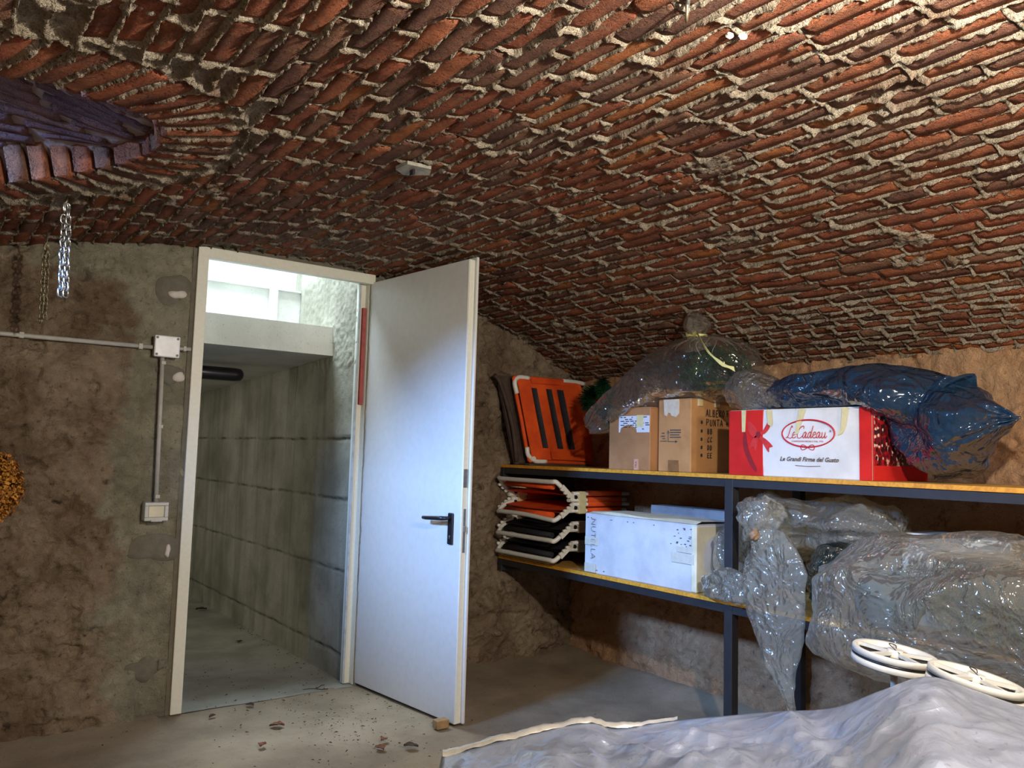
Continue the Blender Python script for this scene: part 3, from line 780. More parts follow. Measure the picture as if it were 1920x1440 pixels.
# carton in front: hand-written list on its side
c2 = carton('cardboard_box', (2.842, 2.492, ZU), (3.20, 2.692, 1.460), KRAFT, 'tan cardboard box with a handwritten black list on its side', 'box', 'x')
SIDE = 2.4905
for txt, x, z, hh, pt in (('ALBERO', 2.934, 1.384, .032, .0225), ('F', 3.082, 1.388, .028, .0200), ('PUNTA', 2.936, 1.340, .030, .0240), ('+', 3.074, 1.342, .024, .020),
                          ('BB', 2.944, 1.303, .023, .0185), ('CC', 2.944, 1.265, .022, .0185), ('DD', 2.944, 1.228, .022, .0185), ('EE', 2.944, 1.193, .022, .0185)):
    handwrite(txt, (x, SIDE-.0080, z), (1, 0, 0), UP, hh, pt, INK, c2, .0019)
for z in (1.346, 1.306, 1.268, 1.231, 1.196):
    handwrite('*', (2.896, SIDE-.008, z), (1, 0, 0), UP, .017, .018, INK, c2, .0019)
for x in (2.885, 3.00): MB().box((x, SIDE-.008, 1.428), (x+.028, SIDE+.001, 1.4595), .0005).box((x, SIDE-.002, 1.4615), (x+.028, SIDE+.06, 1.4625)).build('tape', TAPE, c2)
FX = 2.8420
m = MB().poly([(FX-.0065, 2.655, 1.459), (FX-.0065, 2.650, 1.388), (FX-.0065, 2.634, 1.380), (FX-.0065, 2.628, 1.398), (FX-.0065, 2.612, 1.396), (FX-.0065, 2.606, 1.384), (FX-.0065, 2.578, 1.376), (FX-.0065, 2.560, 1.392), (FX-.0065, 2.562, 1.459)], .006, (1, 0, 0))
m.build('torn_tape', GLASSTAPE, c2, label='shiny torn tape hanging over the top edge')
MB().box((FX-.0075, 2.562, ZU+.002), (FX, 2.622, 1.178), .0005).build('tape', BTAPE, c2)
m = MB(); q = FX-.0085
m.poly([(q, 2.630, 1.302), (q, 2.616, 1.302), (q, 2.623, 1.316)], .0015, (1, 0, 0)).box((q, 2.622, 1.264), (q+.0015, 2.624, 1.302)).box((q, 2.572, 1.262), (q+.0015, 2.624, 1.265))
m.poly([(q, 2.578, 1.270), (q, 2.578, 1.256), (q, 2.566, 1.2635)], .0015, (1, 0, 0)).box((q, 2.632, 1.264), (q+.0015, 2.672, 1.267))
for z, a, b in ((1.314, 2.612, 2.550), (1.303, 2.612, 2.548), (1.292, 2.612, 2.560), (1.281, 2.612, 2.545), (1.30, 2.662, 2.645), (1.286, 2.668, 2.645), (1.275, 2.658, 2.648)):
    y = a
    while y > b:
        m.box((q, y-.006, z), (q+.0015, y, z+.005)); y -= .0085
m.build('printed_arrows', GREYINK, c2)
# gift carton
g = carton('gift_box', (2.812, 1.612, ZU), (3.20, 2.248, 1.395), PAPER, 'large white gift box with red ends and a printed red bow under the blue bag', 'box')
GX_ = 2.8055
MB().box((GX_, 2.079, ZU+.001), (GX_+.009, 2.2485, 1.3945), .001).build('red_end', REDB, g, label='red end with the printed bow')
MB().box((GX_, 1.6115, ZU+.001), (GX_+.009, 1.656, 1.3945), .001).build('red_end', REDB, g)
bx = GX_-.0012; BOW = plain('bow_print', srgb(212, 50, 44), .5, 0, .1, 50); BOWD = plain('bow_print_dark', srgb(142, 22, 24), .5, 0, .1, 50)
def flat(name, pts, mat, par, x=bx, th=.0012, n=5): return MB().poly([(x, y, z) for _, y, z in crom([(0, a, b) for a, b in pts], n, True)], th, (1, 0, 0)).build(name, mat, par)
flat('bow_loop', [(2.098, 1.296), (2.120, 1.330), (2.150, 1.348), (2.146, 1.305), (2.118, 1.280)], BOW, g)
flat('bow_loop', [(2.098, 1.296), (2.075, 1.312), (2.048, 1.350), (2.045, 1.322), (2.070, 1.296)], BOW, g)
flat('bow_tail', [(2.100, 1.290), (2.080, 1.262), (2.050, 1.222), (2.046, 1.240), (2.030, 1.246), (2.062, 1.274)], BOW, g)
flat('bow_tail', [(2.104, 1.292), (2.130, 1.270), (2.142, 1.238), (2.124, 1.244), (2.112, 1.226), (2.104, 1.258)], BOW, g)
flat('bow_knot', [(2.108, 1.302), (2.092, 1.304), (2.090, 1.284), (2.106, 1.282)], BOWD, g, bx-.001)
flat('ribbon_print', [(2.165, 1.31), (2.150, 1.24), (2.128, 1.19), (2.108, 1.155), (2.112, 1.140), (2.140, 1.17), (2.162, 1.21), (2.176, 1.26)], BOWD, g)
oc, orad = (1.870, 1.297), (.115, .053)
ov = [(bx, oc[0]-orad[0]*math.cos(a), oc[1]+orad[1]*math.sin(a)) for a in np.linspace(0, 2*math.pi, 49)[:-1]]
MB().sweep(ov, [.0022+.0012*abs(math.sin(a+.6)) for a in np.linspace(0, 2*math.pi, 49)[:-1]], 5, closed=True).build('printed_oval', REDINK, g)
kn = [(bx-.0004, 1.870-.030*math.sin(a), 1.243+.010*math.sin(2*a)) for a in np.linspace(0, 2*math.pi, 41)[:-1]]
MB().sweep(kn, .0014, 5, closed=True).build('printed_knot', REDINK, g)
def script_word(strokes, y0, z0, sc, r, mat, par, name, slant=.18):
    m = MB()
    for st in strokes:
        m.sweep([(bx-.0005, y0-(x+slant*y)*sc, z0+y*sc) for x, y, _ in [tuple(p)+(0,) if len(p) == 2 else p for p in [(q[0], q[1]) for q in crom([(a, b, 0) for a, b in st], 5)]]], r, 5)
    return m.build(name, mat, par)
def sh(st, dx): return [(x+dx, y) for x, y in st]
_e = [(0, .45), (.35, .6), (.42, .9), (.2, 1.0), (.0, .7), (.02, .22), (.28, 0), (.65, .25)]
_a = [(.55, .85), (.3, 1.0), (.0, .6), (.05, .1), (.3, .1), (.55, .9), (.5, .3), (.62, .0), (.9, .3)]
_d = [(.55, .85), (.3, 1.0), (.0, .6), (.05, .1), (.3, .1), (.55, .9), (.72, 2.0), (.55, .6), (.6, .02), (.9, .3)]
_u = [(.0, .95), (.02, .25), (.2, 0), (.5, .4), (.55, .95), (.55, .25), (.68, .0), (.95, .35)]
_L = [(.75, 1.75), (.6, 2.05), (.38, 1.5), (.15, .35), (-.25, .0), (.1, .15), (.6, -.05), (.95, .2)]
_C = [(1.05, 1.55), (1.0, 1.95), (.6, 1.9), (.15, 1.3), (.0, .6), (.2, .05), (.65, .02), (1.05, .4)]
script_word([_L, sh(_e, 1.0), sh(_C, 1.85), sh(_a, 2.95), sh(_d, 3.85), sh(_e, 4.80), sh(_a, 5.45), sh(_u, 6.38)], 1.962, 1.279, .0238, .0013, REDINK, g, 'script_writing')
place_text('®', .012, (bx, 1.772, 1.305), ML_, UP, GREYINK, g)
place_text('CONFEZIONI REGALO DAL 1936', .0096, (bx, 1.872, 1.266), ML_, UP, plain('pale_red_print', srgb(190, 120, 120), .6, 0, 0), g)
place_text('Le Grandi Firme del Gusto', .0235, (bx, 1.868, 1.196), ML_, UP, GREYINK, g, font_shear=.35, bold=.0004)
MB().sweep([(bx, 1.925, 1.172), (bx, 1.87, 1.1695), (bx, 1.815, 1.172)], .0008, 4).build('printed_line', GREYINK, g)
for pts in ([(2.182, 1.394), (2.180, 1.304), (2.164, 1.304), (2.160, 1.394)], [(2.058, 1.394), (2.052, 1.335), (2.036, 1.326), (2.030, 1.340), (2.038, 1.394)],
            [(1.905, 1.394), (1.918, 1.345), (1.926, 1.292), (1.912, 1.296), (1.898, 1.340), (1.880, 1.394)], [(1.722, 1.394), (1.728, 1.320), (1.742, 1.288), (1.722, 1.298), (1.708, 1.330), (1.700, 1.394)]):
    MB().poly([(GX_-.003, y, z) for y, z in pts], .002, (1, 0, 0)).build('tape', CREAMT, g)
def choc():
    k = N('printed_sweets'); v = k.n('ShaderNodeTexVoronoi'); v.inputs['Scale'].default_value = 62; k.l(k.pos(), v.inputs['Vector'])
    sp_ = k.n('ShaderNodeSeparateColor'); k.l(v.outputs['Color'], sp_.inputs[0])
    c = k.mix(k.ramp(sp_.outputs[0], .45, .55), srgb(104, 18, 24), srgb(58, 20, 20)); c = k.mix(k.ramp(sp_.outputs[1], .78, .82), c, srgb(232, 214, 190)); c = k.mix(k.ramp(v.outputs['Distance'], .5, .75), c, srgb(170, 24, 34))
    return k.fin(c, .4)
MB().box((2.815, 1.6035, 1.180), (3.195, 1.6075, 1.385), .0005).build('printed_picture', choc(), g, label='dark printed picture of wrapped sweets')
MB().box((2.813, 1.6040, ZU+.001), (3.199, 1.6078, 1.394), .0005).build('red_side', REDB, g)

# ------------------------------------------------------------------ lower shelf: white carton and the ones behind it
w = carton('white_carton', (2.772, 2.392, ZL), (3.06, 3.118, .899), carton_mat('worn_white_board', (200, 202, 202), (182, 184, 186)), 'large white carton with taped corners standing on the lower wooden board', 'box', 'x')
MB().box((2.7655, 2.392, ZL+.004), (2.800, 2.418, .893), .004).box((2.768, 2.389, ZL+.004), (3.04, 2.3965, .893), .002).build('lamplit_side', CREAMP, w, label='taped end with a torn corner, coloured cream for warm lamplight')  # warm lamplight on this end is put into its cream colour
WX = 2.7645
for y, t in ((3.060, .872), (3.058, .838), (3.056, .806), (3.054, .772), (3.050, .738), (3.046, .702), (3.048, .655)):
    pass
place_text('NUTELLA', .048, (WX, 3.052, .778), (0, 0, -1), (0, -1, 0), GREYINK, w, bold=-.0012)
TR = plain('clear_yellowed_tape', srgb(200, 198, 184), .25, 0, .05, 50)
for a, b in (((3.020, .745), (3.110, .785)), ((3.03, .612), (3.11, .655)), ((2.40, .728), (2.53, .772)), ((2.41, .775), (2.50, .80))):
    MB().box((WX, a[0], a[1]), (2.770, b[0], b[1]), .0005).build('tape', TR, w)
m = MB(); rg = random.Random(9)
for i in range(26):
    y, z = (rg.uniform(2.42, 2.55), rg.uniform(.80, .89)) if i < 16 else (rg.uniform(2.42, 3.1), rg.choice((.878, .625)))
    m.box((WX+.001, y, z), (2.770, y+rg.uniform(.002, .012), z+rg.uniform(.0015, .004)))
m.build('scuff_marks', GREYINK, w, kind='stuff')
m = MB(); P_ = [(2.772+.02*math.sin(t*9)+(.03 if i % 2 else .0), 2.42+t*.66, .9005+.004*math.sin(t*14)) for i, t in enumerate(np.linspace(0, 1, 24))]
V = [(2.776, 2.40+t*.70, .9015) for t in np.linspace(0, 1, 24)] + [(2.795+.02*math.sin(t*6+1), 2.40+t*.70, .912+.004*math.sin(t*11)) for t in np.linspace(0, 1, 24)] + [(3.05, 2.40+t*.70, .906) for t in np.linspace(0, 1, 24)]
m.add(V, [(i, i+1, 24+i+1, 24+i) for i in range(23)]+[(24+i, 24+i+1, 48+i+1, 48+i) for i in range(23)]); m.build('torn_flap', CREAMP, w, label='lifted torn top flap')
carton('grey_carton', (3.075, 2.40, ZL), (3.262, 2.96, .945), carton_mat('grey_board', (150, 150, 154), (128, 128, 132)), 'plain greyish carton pushed to the wall behind the white carton', 'box')
carton('white_carton', (2.99, 1.22, ZL), (3.20, 1.60, .935), PAPER, 'plain white carton behind the big clear bag on the lower board', 'box')

# ------------------------------------------------------------------ sun loungers
WT = plain('white_tube_paint', srgb(222, 222, 212), .35, 0, .05, 50); ORANGE = (lambda k: k.fin(k.mix(k.ramp(k.noise(9, 4), .35, .7), srgb(226, 88, 32), srgb(200, 70, 28)), .7, 0, k.bump(k.noise(300, 2), .4, .001), .2))(N('orange_webbing'))
DARKF = plain('dark_webbing', srgb(40, 38, 44), .7, 0, .2, 40, .001); BLACKF = plain('black_webbing', srgb(26, 28, 36), .7, 0, .2, 40, .001); BROWNF = plain('brown_canvas', srgb(74, 56, 48), .8, 0, .2, 30, .001)
KHAKI = plain('khaki_plate', srgb(126, 106, 78), .6, 0, .1, 40); CREAMPL = plain('cream_plate', srgb(214, 206, 160), .5, 0, .06, 40)
def lounger(zbar, zmain, s, fab, plate, label, yc=3.555, wd=.53, x0=2.715, skew=0.0):
    e = empty('folded_sun_lounger', (3.0, yc, min(zbar, zmain)-.02), label, 'sun lounger', 'folded sun loungers stacked on the lower board')
    y0, y1 = yc-wd/2, yc+wd/2
    u = crom([(x0+.15, y0, zmain), (x0+.115, y0, zmain), (x0+.055, y0, (zbar+zmain)/2), (x0+.012, y0+.012, zbar), (x0, y0+.05, zbar), (x0-.002, yc, zbar+skew), (x0, y1-.05, zbar+skew), (x0+.012, y1-.012, zbar+skew), (x0+.055, y1, (zbar+zmain)/2+skew), (x0+.115, y1, zmain), (x0+.15, y1, zmain)], 5)
    MB().sweep(u, .0124, 10).build('foot_frame', WT, e)
    for y in (y0, y1):
        br = MB()
        A_, B_ = Vector((x0+.035, y, zbar+(zmain-zbar)*.25)), Vector((x0+.112, y, zmain+.006*s*-1))
        ax = (B_-A_).normalized(); nn_ = Vector((-ax.z, 0, ax.x)) * (1 if s < 0 else -1)
        if nn_.x > 0: nn_ = -nn_
        sd = -1 if y == y0 else 1
        br.poly([A_+Vector((0, .014*sd, 0))-nn_*.010, B_+Vector((0, .014*sd, 0))-nn_*.010, B_+Vector((0, .014*sd, 0))+nn_*.012, A_+Vector((0, .014*sd, 0))+nn_*.012], .004, (0, 1, 0))
        for k in range(4):
            c_ = A_+(B_-A_)*(.08+.28*k)+nn_*.016+Vector((0, .014*sd, 0))
            br.cyl(c_-Vector((0, .008, 0)), c_+Vector((0, .010, 0)), .0085, n=10)
        br.build('notched_bracket', WT, e)
        pts = [(x0+.085, y+.0*sd, zmain-.016), (x0+.50, y, zmain-.018)]
        MB().sweep(pts, .0108, 8).build('side_tube', WT, e)
        MB().sweep([(x0+.11, y+.004*sd, zmain+.018), (x0+.52, y+.004*sd, zmain+.016)], .0108, 8).build('side_tube', WT, e)
        for dz_ in (.018, -.016): MB().sweep([(x0+.215, y+.002*sd, zmain+dz_), (x0+.46, y+.002*sd, zmain+dz_)], .0150, 10).build('webbing_sleeve', fab, e)
        MB().box((x0+.150, y-.016, zmain-.032), (x0+.200, y+.016, zmain+.030), .004).build('hinge_plate', plate, e)
        MB().cyl((x0+.128, y-.018, zmain), (x0+.128, y+.018, zmain), .010, n=10).build('hinge_cap', BLACKP, e)
    MB().sweep([(x0+.50, y0, zmain-.018), (x0+.515, y0+.05, zmain-.018), (x0+.515, y1-.05, zmain-.018), (x0+.50, y1, zmain-.018)], .0105, 8).build('head_tube', WT, e)
    zr = zbar+(zmain-zbar)*.34
    MB().sweep([(x0+.030, y0+.055, zr), (x0+.026, yc, zr+.002), (x0+.030, y1-.055, zr)], .0150, 10).build('fabric_roll', fab, e)
    for k_, (za, zb) in enumerate(((.016, .018), (-.018, -.020))):
        V = []; nx, ny = 8, 8
        for i in range(nx):
            for j in range(ny):
                t, v = i/(nx-1), j/(ny-1)
                V.append((x0+.06+t*.43, y0+.012+v*(wd-.024), zmain+za+(.010 if k_ == 0 else -.012)*math.sin(math.pi*v)*(-1)*.8+(zr-zmain-za)*(1-t)**3*.5))
        F = [(i*ny+j, (i+1)*ny+j, (i+1)*ny+j+1, i*ny+j+1) for i in range(nx-1) for j in range(ny-1)]
        mm = MB().add(V, F, True); mm.add([(a, b, c-.003) for a, b, c in V], [f[::-1] for f in F], True); mm.build('webbing', fab, e)
    return e
lounger(1.045, .968, 1, ORANGE, CREAMPL, 'folded lounger with orange webbing and white tubes, topmost of the stack on the lower board')
lounger(.850, .912, -1, ORANGE, CREAMPL, 'folded lounger with a bright orange front roll, second from the top of the stack', skew=.012)
lounger(.742, .812, -1, BLACKF, KHAKI, 'folded lounger with black webbing, third from the top of the stack')
lounger(.641, .711, -1, BLACKF, KHAKI, 'folded lounger with black webbing resting directly on the lower board')
def standing_lounger():
    e = empty('folded_sun_lounger', (3.06, 3.70, ZU), 'orange folded sun lounger standing upright on the upper board against the wall', 'sun lounger')
    A_, B_, C_, D_ = [Vector(p) for p in ((2.825, 3.665, 1.150), (3.330, 3.665, 1.140), (3.225, 3.715, 1.628), (2.735, 3.715, 1.622))]
    def at(u, v, off=0.0): return (A_*(1-u)+B_*u)*(1-v)+(D_*(1-u)+C_*u)*v + Vector((0, -off, off*.1))
    def panel(u0, u1, v0, v1, off, th, mat, name, n=10):
        V = []
        for q in (0, 1):
            for i in range(n):
                for j in range(n):
                    u, v = u0+(u1-u0)*i/(n-1), v0+(v1-v0)*j/(n-1); sag = .006*math.sin(math.pi*i/(n-1))*math.sin(math.pi*j/(n-1))
                    V.append(at(u, v, off-sag-q*th))
        F = [(i*n+j, (i+1)*n+j, (i+1)*n+j+1, i*n+j+1) for i in range(n-1) for j in range(n-1)]
        return MB().add(V, F+[tuple(n*n+a for a in f[::-1]) for f in F], True).build(name, mat, e)
    panel(.03, .97, .02, .98, .012, .004, ORANGE, 'webbing')
    for u0, w_ in ((.215, .075), (.435, .080), (.60, .095)): panel(u0, u0+w_, .16, .88, .0165, .003, DARKF, 'dark_strip', 6)
    panel(.30, .90, .025, .12, .024, .014, ORANGE, 'bottom_pad'); panel(.22, .72, .935, .99, .020, .010, ORANGE, 'top_pad')
    fr_ = [at(u, v) for u, v in ((.06, 0), (.5, 0), (.94, 0), (1, .06), (1, .5), (1, .94), (.94, 1), (.5, 1), (.06, 1), (0, .94), (0, .5), (0, .06))]
    MB().sweep(crom(fr_, 3, True), .0115, 8, closed=True).build('tube_frame', ORANGE, e)
    for cor in ([(.24, .0), (.08, .0), (.0, .06), (.0, .16)], [(.0, .80), (.0, .94), (.07, 1), (.22, 1)], [(.74, 1), (.92, 1), (1.08, .985)]):
        MB().sweep(crom([at(u, v, .003) for u, v in cor], 5), .0135, 8).build('corner_tube', WT, e)
    MB().cyl(at(.03, .02, .03), at(.03, .02, -.02), .014, n=12).build('foot_cap', WT, e)
    V = [Vector(p) for p in ((2.775, 3.745, ZU+.001), (3.40-.14, 3.745, ZU+.001), (3.18, 3.79, 1.63), (2.665, 3.79, 1.63))]
    MB().poly([V[0], V[1], V[2], V[3]], .018, (0, -1, .1)).build('rear_panel', BROWNF, e, label='dark brown rear panel')
    MB().box((2.80, 3.63, ZU), (3.26, 3.76, ZU+.012), .005).build('bottom_rail', BROWNF, e)
    MB().sweep(crom([V[0]+Vector((-.0, -.03, .02)), (2.74, 3.72, 1.35), V[3]+Vector((.02, -.03, -.06)), V[3]+Vector((-.03, -.03, .0))], 4), .012, 8).build('rear_tube', BROWNF, e)
standing_lounger()

# ------------------------------------------------------------------ electrical things on the wall
PVC = plain('grey_conduit', srgb(176, 174, 164), .5, 0, .06, 40); BOXW = plain('white_box_plastic', srgb(226, 228, 228), .3, 0, .05, 40); BOXG = plain('grey_box_plastic', srgb(190, 190, 184), .4, 0, .05, 40)
YW = YD-.030
def top_mesh(mb, name, mat, label, cat, **k): return mb.build(name, mat, None, label, cat, **k)
e = empty('conduit', (.30, YW, 1.609), 'long grey plastic conduit running level along the plaster wall', 'conduit', 'grey conduits on the plaster wall')
MB().sweep([(-.41, YW, 1.606), (.2, YW-.004, 1.608), (.836, YW, 1.611)], .0095, 10).build('tube', PVC, e)
for x in (-.1, .33, .78): MB().box((x-.009, YW-.012, 1.597), (x+.009, YD-.004, 1.622), .002).build('clip', PVC, e)
e = empty('conduit', (.88, YW, .94), 'upright grey plastic conduit between the junction box and the switch', 'conduit', 'grey conduits on the plaster wall')
MB().sweep([(.8735, YW, 1.575), (.879, YW-.003, 1.26), (.886, YW, .930)], .0095, 10).build('tube', PVC, e)
for z in (1.545, 1.262, .955): MB().box((.868+(1.56-z)*.018, YW-.0125, z-.008), (.888+(1.56-z)*.018, YD-.002, z+.008), .002).build('clip', PVC, e)
e = empty('conduit', (.96, YW, 1.616), 'short grey conduit stub between the junction box and the door frame', 'conduit', 'grey conduits on the plaster wall')
MB().sweep([(.930, YW, 1.615), (.992, YW, 1.618)], .0085, 10).build('tube', PVC, e); MB().box((.958, YW-.011, 1.605), (.972, YD-.003, 1.628), .002).build('clip', PVC, e)
e = empty('junction_box', (.884, YD, 1.572), 'white square junction box with four corner screws on the wall', 'junction box')
MB().box((.834, YD-.050, 1.572), (.936, YD-.004, 1.662), .008).build('body', BOXG, e)
lid = MB().box((.831, YD-.060, 1.569), (.939, YD-.048, 1.665), .006).build('lid', BOXW, e)
for x in (.842, .928):
    for z in (1.580, 1.654): MB().cyl((x, YD-.0625, z), (x, YD-.058, z), .0055, n=10).build('screw', GASKET, lid)
e = empty('light_switch', (.884, YD, .850), 'grey surface-mounted light switch box at the end of the upright conduit', 'switch')
MB().box((.834, YD-.052, .851), (.934, YD-.004, .931), .007).build('body', BOXG, e)
m = MB()
for lo, hi in (((.836, .851), (.934, .866)), ((.836, .916), (.934, .931)), ((.836, .866), (.852, .916)), ((.918, .866), (.934, .916))): m.box((lo[0], YD-.060, lo[1]), (hi[0], YD-.050, hi[1]), .003)
m.build('cover_frame', BOXG, e)
MB().box((.853, YD-.056, .867), (.917, YD-.050, .915), .003).build('rocker', CREAMP, e)
MB().box((.862, YD-.066, .848), (.908, YD-.056, .856), .002).build('cover_tab', BOXG, e)

# ------------------------------------------------------------------ chains and fittings on the vault
CHROME = plain('bright_zinc', srgb(206, 208, 206), .25, .9, .08, 80); RUST = plain('dull_zinc', srgb(150, 140, 112), .4, .7, .2, 60)
def link_mesh(L, wd, r, mat):
    pts = []
    for a in np.linspace(0, 2*math.pi, 13)[:-1]:
        c, s_ = math.cos(a), math.sin(a); pts.append((wd/2*c, 0, s_*wd/2+(L/2-wd/2)*(1 if s_ > 1e-6 else (-1 if s_ < -1e-6 else 0))))
    mb = MB().sweep(pts, r, 5, closed=True); me = bpy.data.meshes.new('link'); me.from_pydata([tuple(v) for v in mb.V], [], mb.F)
    me.polygons.foreach_set('use_smooth', [True]*len(me.polygons)); me.materials.append(mat); me.update(); return me
def chain(name, x, y, z1, z0, L, wd, r, mat, label, gap, lean=0.0, skip=0):
    e = empty(name, (x, y, z1), label, 'chain', 'chains hanging from the vault')
    me = link_mesh(L, wd, r, mat); pitch = L-r*2.6; n = int((z1-z0)/pitch)
    for sx in (-gap/2, gap/2):
        for k in range(n):
            if sx > 0 and k >= n-skip: continue
            o = link('link', me, e); t = k/max(1, n-1)
            squeeze = .35 if k < 2 else 1
            o.matrix_parent_inverse = Matrix.Identity(4)
            o.location = (sx*squeeze+lean*t+.0012*math.sin(k*2.1), .002*math.cos(k*1.7), -(k+.5)*pitch)
            o.rotation_euler = (0, random.uniform(-.08, .08), (math.pi/2 if k % 2 else 0)+.45+random.uniform(-.15, .15))
    MB().sweep([(x, y, z1+.05), (x, y, z1+.01), (x-.010, y, z1-.006), (x, y, z1-.016), (x+.010, y, z1-.006)], .0028, 6).build('hook', RUST, e)
    return e
chain('hanging_chain', .363, 3.05, 1.978, 1.662, .030, .017, .0036, CHROME, 'shiny doubled steel chain hanging from the vault by the cement-topped wall', .015, .010)
chain('hanging_chain', .366, 3.55, 1.935, 1.634, .024, .015, .0028, RUST, 'dull thin yellowish chain hanging closer to the wall than the shiny one', .012, .006, 1)
e = empty('ceiling_hook', (1.215, 1.09, 2.11), 'pale metal hook screwed into a mortar joint of the vault', 'hook')
MB().sweep(crom([(1.200, 1.072, 2.125), (1.206, 1.078, 2.100), (1.212, 1.084, 2.086), (1.222, 1.094, 2.084), (1.228, 1.100, 2.092)], 5), .0034, 8).build('shank', RUST, e)
MB().sweep(crom([(1.196, 1.066, 2.12), (1.200, 1.070, 2.109), (1.214, 1.085, 2.106), (1.22, 1.09, 2.12)], 5), .0045, 8).build('collar', CHROME, e)
e = empty('ceiling_bracket', (1.25, 2.30, 2.10), 'small grey metal plate with a dark slot fixed to the bricks overhead', 'bracket')
MB().poly([(1.215, 2.255, 2.100), (1.300, 2.250, 2.102), (1.315, 2.285, 2.094), (1.245, 2.335, 2.092), (1.205, 2.315, 2.096)], .012, (0, 0, 1)).build('plate', plain('dull_grey_metal', srgb(150, 146, 132), .6, .2, .15, 50), e)
MB().box((1.243, 2.268, 2.078), (1.252, 2.292, 2.096), .002).build('slot', BLACKP, e)
for k, (x, y) in enumerate(((1.385, 1.115), (1.412, 1.100))):
    m = MB(); bm = bmesh.new(); bmesh.ops.create_icosphere(bm, subdivisions=2, radius=.0065)
    for v in bm.verts: v.co *= 1+.35*math.sin(v.co.x*400+v.co.y*300+k); v.co.x *= 1.5
    m.bm(bm, Matrix.Translation((x, y, 2.118))); m.build('plaster_blob', PLASTER, ceiling)

# ------------------------------------------------------------------ dried flowers at the edge of the frame
OCH = (lambda k: k.fin(k.mix(k.ramp(k.noise(60, 3), .4, .6), srgb(206, 142, 46), srgb(146, 92, 28)), .8))(N('dried_petals'))
e = empty('dried_flowers', (.262, 3.74, .99), 'bushy bunch of dried ochre flowers hanging on the plaster wall', 'dried flowers')
V, F = [], []; rg = np.random.default_rng(4)
for k in range(2600):
    v = rg.normal(size=3); v /= np.linalg.norm(v); rr = rg.uniform(.75, 1.0)
    p = np.array([.245, 3.735, 1.0])+v*np.array([.130, .085, .150])*rr
    if p[1] > 3.83: p[1] = 3.83
    a = rg.normal(size=3); a /= np.linalg.norm(a); b = np.cross(a, v); b /= np.linalg.norm(b)+1e-9; s_ = rg.uniform(.006, .012)
    i = len(V); V += [p-a*s_, p+b*s_*.6+v*.003, p+a*s_, p-b*s_*.6+v*.003]; F.append((i, i+1, i+2, i+3))
link('blossom', mesh_np('blossom', np.array(V), np.array(F), OCH), e, kind='stuff')
MB().sweep([(.245, 3.82, 1.20), (.245, 3.76, 1.12), (.245, 3.735, 1.0), (.25, 3.74, .86)], .010, 8).build('stem', plain('dry_stalk', srgb(120, 90, 50), .8), e)

# ------------------------------------------------------------------ passage: black pipe
e = empty('black_pipe', (1.25, 4.90, 1.61), 'black pipe end under the slab in the concrete passage', 'pipe')
MB().sweep([(.94, 4.90, 1.612), (1.40, 4.90, 1.612), (1.53, 4.90, 1.612), (1.566, 4.90, 1.612), (1.580, 4.90, 1.612)], [.040, .040, .040, .036, .022], 16).build('tube', BLACKP, e)

# ------------------------------------------------------------------ floor: leaves, twig, wedge
LEAF = plain('dry_leaf', srgb(120, 72, 44), .8, 0, .25, 60); LEAFD = plain('dark_dry_leaf', srgb(70, 50, 36), .85, 0, .25, 60)
def leaf_mesh(seed, mat):
    rg = random.Random(seed); n = 7; V, F = [], []
    for i in range(n):
        t = i/(n-1); wv = math.sin(math.pi*min(1, t*1.05))**.8*.36*(1+.25*rg.uniform(-1, 1)); zc = .05+.07*math.sin(t*math.pi)*rg.uniform(.5, 1.4)
        for sgn in (-1, 0, 1): V.append((t-.5, sgn*wv, zc+(.10*rg.uniform(.3, 1.3) if sgn else -.03)))
    for i in range(n-1):
        for j in (0, 1): F.append((i*3+j, (i+1)*3+j, (i+1)*3+j+1, i*3+j+1))
    V += [(x, y, z-.02) for x, y, z in V]; k = 3*n; F += [tuple(k+a for a in f[::-1]) for f in F]
    me = bpy.data.meshes.new('dry_leaf'); me.from_pydata(V, [], F); me.materials.append(mat); me.update(); return me
LABS = ['curled brown leaf on the floor just inside the door opening', 'reddish brown leaf lying furthest from the door on the cellar floor', 'dark leaf lying on the passage threshold line', 'large rust brown leaf on the floor beside the door leaf', 'second rust brown leaf touching the largest one on the floor',
        'dark dry leaf at the far end of the passage floor', 'dark curled leaf halfway along the passage wall', 'long thin dry leaf on the floor nearest to the tarp', 'small dark leaf at the foot of the door frame']
for k, (x, y, s_, mt) in enumerate(((1.343, 3.451, .062, LEAF), (1.209, 3.253, .045, LEAF), (1.339, 3.787, .045, LEAFD), (1.645, 3.054, .040, LEAF), (1.592, 2.985, .055, LEAF), (1.771, 6.114, .075, LEAFD), (1.69, 5.02, .05, LEAFD), (1.70, 2.93, .06, LEAFD), (1.150, 3.715, .040, LEAFD))):
    o = link('dry_leaf', leaf_mesh(k, mt), None, LABS[k], 'leaf', 'dry leaves on the floor'); o.location = (x, y, .004+.004*(k % 2)); o.scale = (s_,)*3; o.rotation_euler = (0, 0, k*1.3-.4)
def twig_path(x, y, L, a, rg): return [(x+math.cos(a)*L*(t-.5)+rg.uniform(-.004, .004), y+math.sin(a)*L*(t-.5)+rg.uniform(-.004, .004), .006+.005*rg.random()) for t in np.linspace(0, 1, 5)]
rg = random.Random(12)
e = empty('twig', (1.72, 3.86, .004), 'dark forked twig on the passage floor near the hinge jamb', 'twig')
MB().sweep(twig_path(1.69, 3.86, .12, 2.6, rg), [.003, .0025, .002, .002, .001], 5).sweep([(1.70, 3.87, .008), (1.735, 3.895, .012), (1.755, 3.905, .008)], .002, 5).build('stick', LEAFD, e)
m = MB(); nrg = np.random.default_rng(8); V, F = [], []
